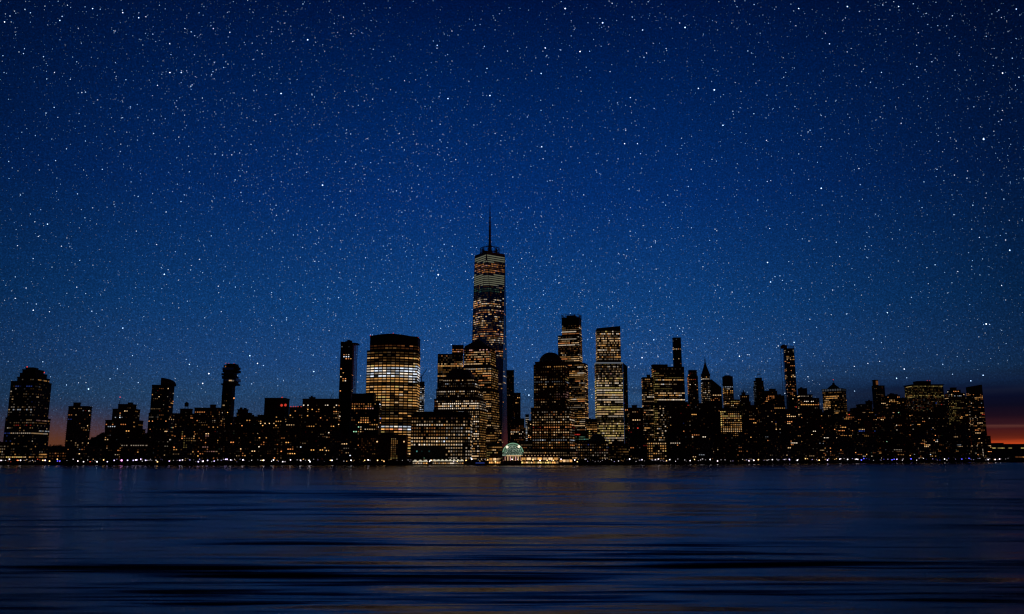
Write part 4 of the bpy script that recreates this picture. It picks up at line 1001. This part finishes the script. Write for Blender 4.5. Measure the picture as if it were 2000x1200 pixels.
TG = [(-20, 160, 'dark leafy tree on the quay below the stepped-crown tower and balconied slab'), (160, 340, 'dark leafy tree on the quay below the masted block and wooded rise'),
      (340, 700, 'dark leafy tree on the quay before the brick blocks'), (700, 900, 'dark leafy tree on the quay before the rounded gold-lit tower and ferry shelters'),
      (925, 980, 'leafy tree lit from below beside the gatehouse and ferry'), (1120, 1240, 'dark leafy tree on the quay before the small flattened dome block'),
      (1240, 1520, 'dark leafy tree on the quay before the clustered office slabs'), (1520, 1930, 'dark leafy tree on the quay along the blue and white lamps')]
for i, (a, b, lb) in enumerate(TG):
    n = max(3, int((b - a) / 14))
    for k in range(n):
        px = a + (b - a) * (k + rg.uniform(.1, .9)) / n; Y = shoreY(px) + rg.uniform(12, 22); X = unproj(px, 900, Y)[0]
        tree(X, Y, rg.uniform(6.5, 11), lb, rg.randint(0, 30), 'quay trees ' + lb.split(' before ')[-1].split(' below ')[-1][:40])
for k in range(9):
    px = 1022 + 68 * (k + rg.uniform(.2, .8)) / 9; Y = 1251; tree(unproj(px, 900, Y)[0], Y, rg.uniform(3.6, 5.5), 'small leafy tree silhouetted against the gold restaurant windows', k, 'restaurant trees')
# a few trees on the wooded rise far behind
for k in range(26):
    px = rg.uniform(176, 206) if k < 16 else rg.uniform(96, 131); y = 872 - min(1, max(0, (px - 150) / 50)) * 24
    X, Z = unproj(px, y, 3290); t_h = rg.uniform(9, 15)
    tree(X, 3290, t_h, 'tiny dark tree on the wooded rise behind the masted block' if k < 16 else 'tiny dark tree on the far rise against the orange glow', k, 'trees on the far rise' if k < 16 else 'trees against the orange glow')
    ROOTS[-1].location.z = Z - t_h * .45

# ------------------------------------------------------------------ quay lamps
pole = MB(); pole.tube((0, 0, 0), (0, 0, 4.4), .12, .08, 6); pole.box((0, 0, 4.4), (.5, .5, .15))
pm = bpy.data.meshes.new('pole'); pm.from_pydata(pole.v, [], pole.f); pm.materials.append(M['steel'])
GM = {}
def globe(hue, st, rad):
    k = (hue, st, rad)
    if k not in GM:
        g = MB(); g.ball((0, 0, 5.0), rad, 8, 6); me = bpy.data.meshes.new('lamp_globe'); me.from_pydata(g.v, [], g.f)
        me.materials.append(emit_mat('lamp_' + hue, HC[hue], st, .1)); GM[k] = me
    return GM[k]
HC = dict(white=(1, .86, .95), violet=(.62, .5, 1), blue=(.10, .10, 1), amber=(1, .55, .2), red=(1, .12, .05), magenta=(1, .3, .9))
LL = {'white': 'white globe lamp on a thin pole along the quay', 'violet': 'violet-white globe lamp on a thin pole along the quay', 'blue': 'deep blue globe lamp on the quay before the far end blocks',
      'amber': 'amber globe lamp on a thin pole along the quay', 'red': 'small red quay lamp at the stepped-crown tower end', 'magenta': 'large magenta quay lamp below the masted block'}
def lamp(px, hue, st=2.5, rad=.62, dy=3.0, dz=0.0, lab=None):
    Y = shoreY(px) + dy; X = unproj(px, 900, Y)[0]
    t = thing('street_lamp', lab or LL[hue], 'street lamp', (X, Y, ZG + dz), {'white': 'white lamps along the quay', 'violet': 'violet lamps along the quay', 'blue': 'blue lamps along the quay', 'amber': 'amber lamps along the quay', 'red': 'red lamps along the quay', 'magenta': 'magenta lamps'}[hue] if not lab else None)
    for nm, me in (('pole', pm), ('lamp_globe', globe(hue, st, rad))):
        o = bpy.data.objects.new(nm, me); col.objects.link(o); o.parent = t
rg = random.Random(99)
px = 2.0
while px < 1990:
    if 205 < px < 480: hue = rg.choices(('white', 'violet', 'amber'), (3, 5, 1))[0]
    elif 1680 < px < 1910: hue = rg.choices(('white', 'blue', 'violet'), (2, 6, 3))[0]
    elif px < 205: hue = rg.choices(('white', 'amber', 'red'), (6, 2, 1.5))[0]
    elif 700 < px < 1130: hue = rg.choices(('white', 'amber'), (2, 4))[0]
    else: hue = rg.choices(('white', 'violet', 'amber'), (6, 2, 2))[0]
    big = rg.random() < .3
    if not (850 < px < 905 and rg.random() < .6):
        lamp(px, hue, rg.choice((2.5, 4.0)) if big else rg.choice((.3, .5, .9, 1.5)), (.8 if big else rg.choice((.35, .5, .6))) * (1.0 + .25 * (px > 1400)), rg.choice((3, 3, 7, 10)), rg.choice((0, 0, .6, -1.2, 1.6, -2)))
    px += rg.choice((2.2, 3, 4, 5, 6, 8, 13)) * rg.uniform(.8, 1.2)
lamp(237.5, 'magenta', 4, 1.25)
for px in (112.5, 117): lamp(px, 'blue', 1.5, .9, 3, -1, 'deep blue quay lamp below the sunset gap, one of two side by side' if px < 115 else 'deep blue quay lamp below the sunset gap, nearer the balconied slab')

# ------------------------------------------------------------------ windows, now that every silhouette is known
for root, wins in WINS: flush_windows(root, wins)
for o in bpy.data.objects:
    for k in ('_base', '_dist', '_order', '_fixed'):
        if k in o: del o[k]

# ------------------------------------------------------------------ water
W = bpy.data.materials.new('river_water'); W.use_nodes = True; t = NT(W.node_tree); b = t.n['Principled BSDF']
g = t.node('ShaderNodeNewGeometry'); sx = t.node('ShaderNodeSeparateXYZ'); t.l.new(g.outputs['Position'], sx.inputs[0])
Xs, Ys = sx.outputs[0], t.m('MAXIMUM', sx.outputs[1], 10.0)
v = t.m('POWER', Ys, -0.5); u = t.m('MULTIPLY', Xs, t.m('POWER', Ys, -0.85))
def layer(fu, fv, off, det, ro): return t.noise(t.comb(t.m('MULTIPLY_ADD', u, fu, off), t.m('MULTIPLY', v, fv), off * 1.7), 1.0, det, ro)
big = layer(1.1, 150, 3.1, 1, .5); mid = layer(1.5, 560, 7.7, 2, .5); fine = layer(2.4, 2300, 1.3, 3, .75)
sig = t.m('ADD', t.m('ADD', t.m('MULTIPLY', t.m('SUBTRACT', big, .5), 1.2), t.m('MULTIPLY', t.m('SUBTRACT', mid, .5), 1.6)), t.m('MULTIPLY', t.m('SUBTRACT', fine, .5), 1.0))
rip = t.node('ShaderNodeTexNoise'); rip.inputs['Scale'].default_value = 7.0; rip.inputs['Detail'].default_value = 1
t.l.new(g.outputs['Position'], rip.inputs['Vector']); rs_ = t.node('ShaderNodeSeparateColor'); t.l.new(rip.outputs['Color'], rs_.inputs[0])
near = t.ramp(t.m('DIVIDE', Ys, 1200.0), [(.05, 1.6), (.12, 1.15), (.35, .8), (1.0, .6)])
bias = t.ramp(t.m('DIVIDE', Ys, 1200.0), [(.05, .17), (.10, .10), (.2, .045), (1.0, .03)])
sig = t.m('SUBTRACT', t.m('MULTIPLY', sig, near), t.m('MULTIPLY', bias, -1.6))
sg = t.m('MULTIPLY', sig, t.m('ADD', .8, t.m('MULTIPLY', t.m('ABSOLUTE', sig), 1.3)))
ny = t.m('ADD', t.m('MULTIPLY_ADD', sg, -0.38, 0.0), t.m('MULTIPLY', t.m('SUBTRACT', rs_.outputs[1], .5), .25))
nx = t.m('MULTIPLY', t.m('SUBTRACT', rs_.outputs[0], .5), 2.0)
nn = t.node('ShaderNodeVectorMath', operation='NORMALIZE'); t.l.new(t.comb(nx, ny, 1.0), nn.inputs[0])
b.inputs['Base Color'].default_value = (.001, .002, .006, 1); b.inputs['IOR'].default_value = 1.52
t.put(b.inputs['Roughness'], t.ramp(t.m('DIVIDE', Ys, 1200.0), [(.05, .13), (.2, .16), (.6, .19)]))
t.l.new(nn.outputs[0], b.inputs['Normal'])
mb = MB(); mb.add([(-30000, -400, 0), (30000, -400, 0), (30000, 60000, 0), (-30000, 60000, 0)], [(0, 1, 2, 3)])
tag(mb.build('water', W), kind='structure')

# ------------------------------------------------------------------ night sky
wd = bpy.data.worlds.new('World'); sc.world = wd; wd.use_nodes = True; t = NT(wd.node_tree)
bg = t.n['Background']; tc = t.node('ShaderNodeTexCoord'); sx = t.node('ShaderNodeSeparateXYZ'); t.l.new(tc.outputs['Generated'], sx.inputs[0])
el = t.m('MULTIPLY', t.m('ARCSINE', sx.outputs[2]), 57.2958); az = t.m('MULTIPLY', t.m('ARCTAN2', sx.outputs[0], sx.outputs[1]), 57.2958)
base_c = t.ramp(t.m('DIVIDE', el, 45.0), [(0, s2l((50, 62, 92))), (.045, s2l((44, 66, 98))), (.09, s2l((37, 72, 114))), (.14, s2l((28, 69, 124))), (.22, s2l((15, 62, 120))),
                 (.39, s2l((4, 44, 106))), (.56, s2l((0, 31, 84))), (.69, s2l((0, 18, 62))), (1, s2l((0, 10, 40)))])
grain = t.noise(tc.outputs['Generated'], 620.0, 2, .7)
base_c = t.mix(1.0, base_c, t.ramp(grain, [(.25, .62), (.5, .96), (.66, 1.5), (.78, 2.6)]), 'MULTIPLY')
fall = t.ramp(t.m('DIVIDE', t.m('ADD', az, 60.0), 120.0), [(0, .2), (.2, .38), (.30, .72), (.45, 1.0), (.6, .93), (.68, .66), (.77, .32), (.9, .16)])
skyc = t.mix(1.0, base_c, fall, 'MULTIPLY')
# clouds low over the horizon
cv = t.comb(t.m('MULTIPLY', az, .10), t.m('MULTIPLY', el, .95), 0.0); cn = t.noise(cv, 1.0, 4, .55)
cm = t.m('MULTIPLY', t.ramp(cn, [(.42, 0.0), (.62, 1.0)]), t.ramp(t.m('DIVIDE', el, 8.0), [(0, 0.0), (.2, .4), (.42, 1.0), (.62, .5), (.85, 0.0)]))
cm = t.m('MULTIPLY', cm, t.ramp(t.m('DIVIDE', t.m('ADD', az, 60.0), 120.0), [(.3, 0.0), (.5, .6), (.68, 1.0)]))
skyc = t.mix(t.m('MULTIPLY', cm, .8), skyc, s2l((16, 24, 46)))
# orange glow at the far end of the shore
lm = t.m('MULTIPLY', t.ramp(t.m('DIVIDE', el, 5.0), [(0, 1.0), (.2, .88), (.38, .42), (.5, .18), (.62, .04), (.74, 0.0)]), t.ramp(t.m('DIVIDE', t.m('ADD', az, 60.0), 60.0), [(.42, .05), (.475, .3), (.5, 1.0), (.55, .85), (.60, .5), (.70, .2), (1.0, .04)]))
skyc = t.mix(lm, skyc, s2l((98, 54, 26)))
# red sunset under dark cloud at the other end
sv = t.comb(t.m('MULTIPLY', az, .12), t.m('MULTIPLY', el, 2.6), 4.0); sn = t.noise(sv, 1.0, 3, .6)
red = t.ramp(t.m('ADD', t.m('DIVIDE', el, 6.0), t.m('MULTIPLY', t.m('SUBTRACT', sn, .5), .07)),
             [(.10, s2l((215, 88, 36))), (.135, s2l((178, 62, 26))), (.165, s2l((118, 40, 22))), (.2, s2l((86, 30, 21))), (.28, s2l((64, 22, 25))), (.305, s2l((84, 46, 42))), (.325, s2l((48, 20, 28))), (.41, s2l((27, 13, 26))),
              (.50, s2l((12, 11, 29))), (.60, s2l((9, 13, 36))), (.66, s2l((18, 24, 46))), (.73, s2l((9, 20, 48))), (.80, s2l((14, 32, 70)))])
rm = t.m('MULTIPLY', t.ramp(t.m('ADD', t.m('DIVIDE', el, 8.0), t.m('MULTIPLY', t.m('SUBTRACT', cn, .5), .25)), [(0, 1.0), (.50, 1.0), (.66, .0)]), t.ramp(t.m('DIVIDE', t.m('ADD', az, 60.0), 120.0), [(.57, 0.0), (.64, .45), (.70, .85), (.75, 1.0)]))
skyc = t.mix(rm, skyc, red)
t.l.new(skyc, bg.inputs['Color']); bg.inputs['Strength'].default_value = 1.0
sun = bpy.data.lights.new('sun', 'SUN'); sun.energy = .008; sun.angle = R(10); sun.color = (1, .6, .4)
so = bpy.data.objects.new('sun', sun); col.objects.link(so)
so.rotation_euler = Vector((-math.sin(R(42)), -math.cos(R(42)), -math.tan(R(1.5)))).to_track_quat('-Z', 'Y').to_euler()

# ------------------------------------------------------------------ stars: tiny glowing points far beyond the city
rs = np.random.RandomState(4)
bright = [(1921,271,2.2),(1604,367,1.8),(1395,175,2.0),(1338,53,1.8),(1177,44,1.9),(1104,16,1.8),(1133,100,1.7),(1057,143,1.5),(1065,93,1.4),(1255,58,1.4),(1364,172,1.5),(630,361,1.9),(549,182,1.7),(601,77,1.8),
 (875,192,1.6),(854,88,1.3),(790,157,1.2),(856,536,2.0),(620,450,1.0),(332,141,1.5),(354,141,1.3),(181,16,1.4),(117,39,1.3),(46,104,1.1),(9,42,1.4),(93,437,1.4),(75,461,1.1),(321,535,1.7),(306,477,1.2),(270,383,1.1),
 (1412,244,1.6),(1499,512,1.6),(1505,550,1.4),(1620,85,1.3),(1655,12,1.6),(1755,12,1.4),(1560,16,1.4),(1985,17,1.3),(1958,142,1.4),(1990,150,1.2),(1972,488,1.7),(1964,468,1.2),(1926,632,1.7),(1733,610,1.3),(1780,580,1.1),
 (957,186,1.7),(946,90,1.2),(951,133,1.3),(1231,190,1.3),(1206,200,1.2),(1030,228,1.1),(1058,286,1.6),(1115,286,1.1),(1222,254,1.2),(1220,280,1.4),(1245,280,1.3),(724,317,1.1),(677,253,1.2),(700,205,1.1),(500,236,1.1),
 (441,120,1.0),(416,139,1.1),(380,69,1.1),(271,34,1.3),(285,32,1.1),(240,24,1.3),(225,60,1.0),(150,120,1.0),(85,110,1.2),(160,180,1.1),(246,155,1.1),(408,729,1.7),(396,748,1.5),(370,711,1.3),(488,694,1.6),(503,709,1.4),(613,725,1.5),
 (173,759,1.7),(215,739,1.2),(130,751,1.2),(65,605,1.3),(71,593,1.2),(30,540,1.1),(1033,771,1.6),(1282,717,1.4),(1277,663,1.3),(1254,698,1.4),(1444,695,1.4),(1551,668,1.4),(1520,675,1.2),(1463,692,1.2),(1578,735,1.2),
 (1766,720,1.4),(1751,738,1.4),(1718,705,1.1),(1771,737,1.1),(1896,743,1.3),(1920,732,1.3),(1860,730,1.0),(1669,763,1.1),(1695,709,1.2),(1690,480,1.1),(1640,500,1.0),(1580,470,1.1),(1860,30,1.1),(1820,120,1.2),(1700,160,1.1),(1760,240,1.2),
 (1830,330,1.1),(1900,400,1.2),(1680,360,1.1),(1560,300,1.1),(1480,390,1.1),(1350,330,1.2),(1300,400,1.1),(1280,470,1.2),(1190,430,1.1),(1400,450,1.1),(1140,380,1.1),(730,470,1.2),(780,560,1.1),(640,560,1.1),(560,620,1.2),(460,560,1.2),
 (400,620,1.1),(240,640,1.3),(150,560,1.2),(120,480,1.1),(40,380,1.2),(200,330,1.2),(130,290,1.1),(90,220,1.2),(300,260,1.2),(420,300,1.2),(360,380,1.1),(540,420,1.1),(580,300,1.1),(820,330,1.1),(880,430,1.1),(780,260,1.1)]
RAD = 20000.0
dirs = []; sizes = []; lvls = []
for (x, y, k) in bright:
    dx, dy = (x - 1000) / F, (600 - y) / F
    d = np.array([dx, cp - dy * sp, sp + dy * cp]); dirs.append(d / np.linalg.norm(d)); sizes.append(9.8 * k); lvls.append(3 if k > 1.25 else 2)
def scatter(n, smin, smax, lv, elmin, low=0):
    a = rs.uniform(-R(62), R(62), n * 2); z = rs.uniform(math.sin(R(elmin)), math.sin(R(62)), n * 2)
    if low: z = math.sin(R(elmin)) + rs.rand(n * 2) ** 1.7 * .8
    dens = rs.rand(n * 2) < np.clip(.45 + .55 * (np.sin(a * 7 + z * 9) * .5 + .5) * (1.15 - (a > .35) * .35), 0, 1)
    fade = rs.rand(n * 2) < np.clip((np.degrees(np.arcsin(z)) - 1.6) / 5.5, 0, 1)
    k = dens & fade & ~((a > R(21)) & (z < math.sin(R(5.2)))); a = a[k][:n]; z = z[k][:n]; c = np.sqrt(1 - z * z)
    for i in range(len(a)):
        dirs.append(np.array([c[i] * math.sin(a[i]), c[i] * math.cos(a[i]), z[i]])); sizes.append(smin + (smax - smin) * rs.rand() ** 2.5); lvls.append(lv)
scatter(42000, 4.5, 8, 0, 2.2, 1); scatter(10000, 6.5, 11, 1, 2.2); scatter(3000, 8, 12.5, 2, 2.6)
dirs = np.array(dirs); sizes = np.array(sizes); lvls = np.array(lvls)
octv = np.array([(1, 0, 0), (-1, 0, 0), (0, 1, 0), (0, -1, 0), (0, 0, 1), (0, 0, -1)], float)
octf = np.array([(0, 2, 4), (2, 1, 4), (1, 3, 4), (3, 0, 4), (2, 0, 5), (1, 2, 5), (3, 1, 5), (0, 3, 5)])
nS = len(dirs)
V = (dirs * RAD)[:, None, :] + octv[None] * sizes[:, None, None]
Fc = octf[None] + (np.arange(nS) * 6)[:, None, None]
me = bpy.data.meshes.new('stars'); me.vertices.add(nS * 6); me.vertices.foreach_set('co', V.reshape(-1))
me.loops.add(nS * 24); me.loops.foreach_set('vertex_index', Fc.reshape(-1).astype(np.int32))
me.polygons.add(nS * 8); me.polygons.foreach_set('loop_start', np.arange(nS * 8, dtype=np.int32) * 3)
tint = rs.rand(nS)
mi = lvls * 2 + (tint < .3)
me.polygons.foreach_set('material_index', np.repeat(mi, 8).astype(np.int32))
for lv in (.36, .9, 1.6, 2.8):
    for c in ((.45, .68, 1.0), (.74, .82, 1.0)): me.materials.append(emit_mat('starlight', c, lv, .25, .004))
me.update(calc_edges=True)
o = bpy.data.objects.new('stars', me); col.objects.link(o); tag(o, kind='stuff')
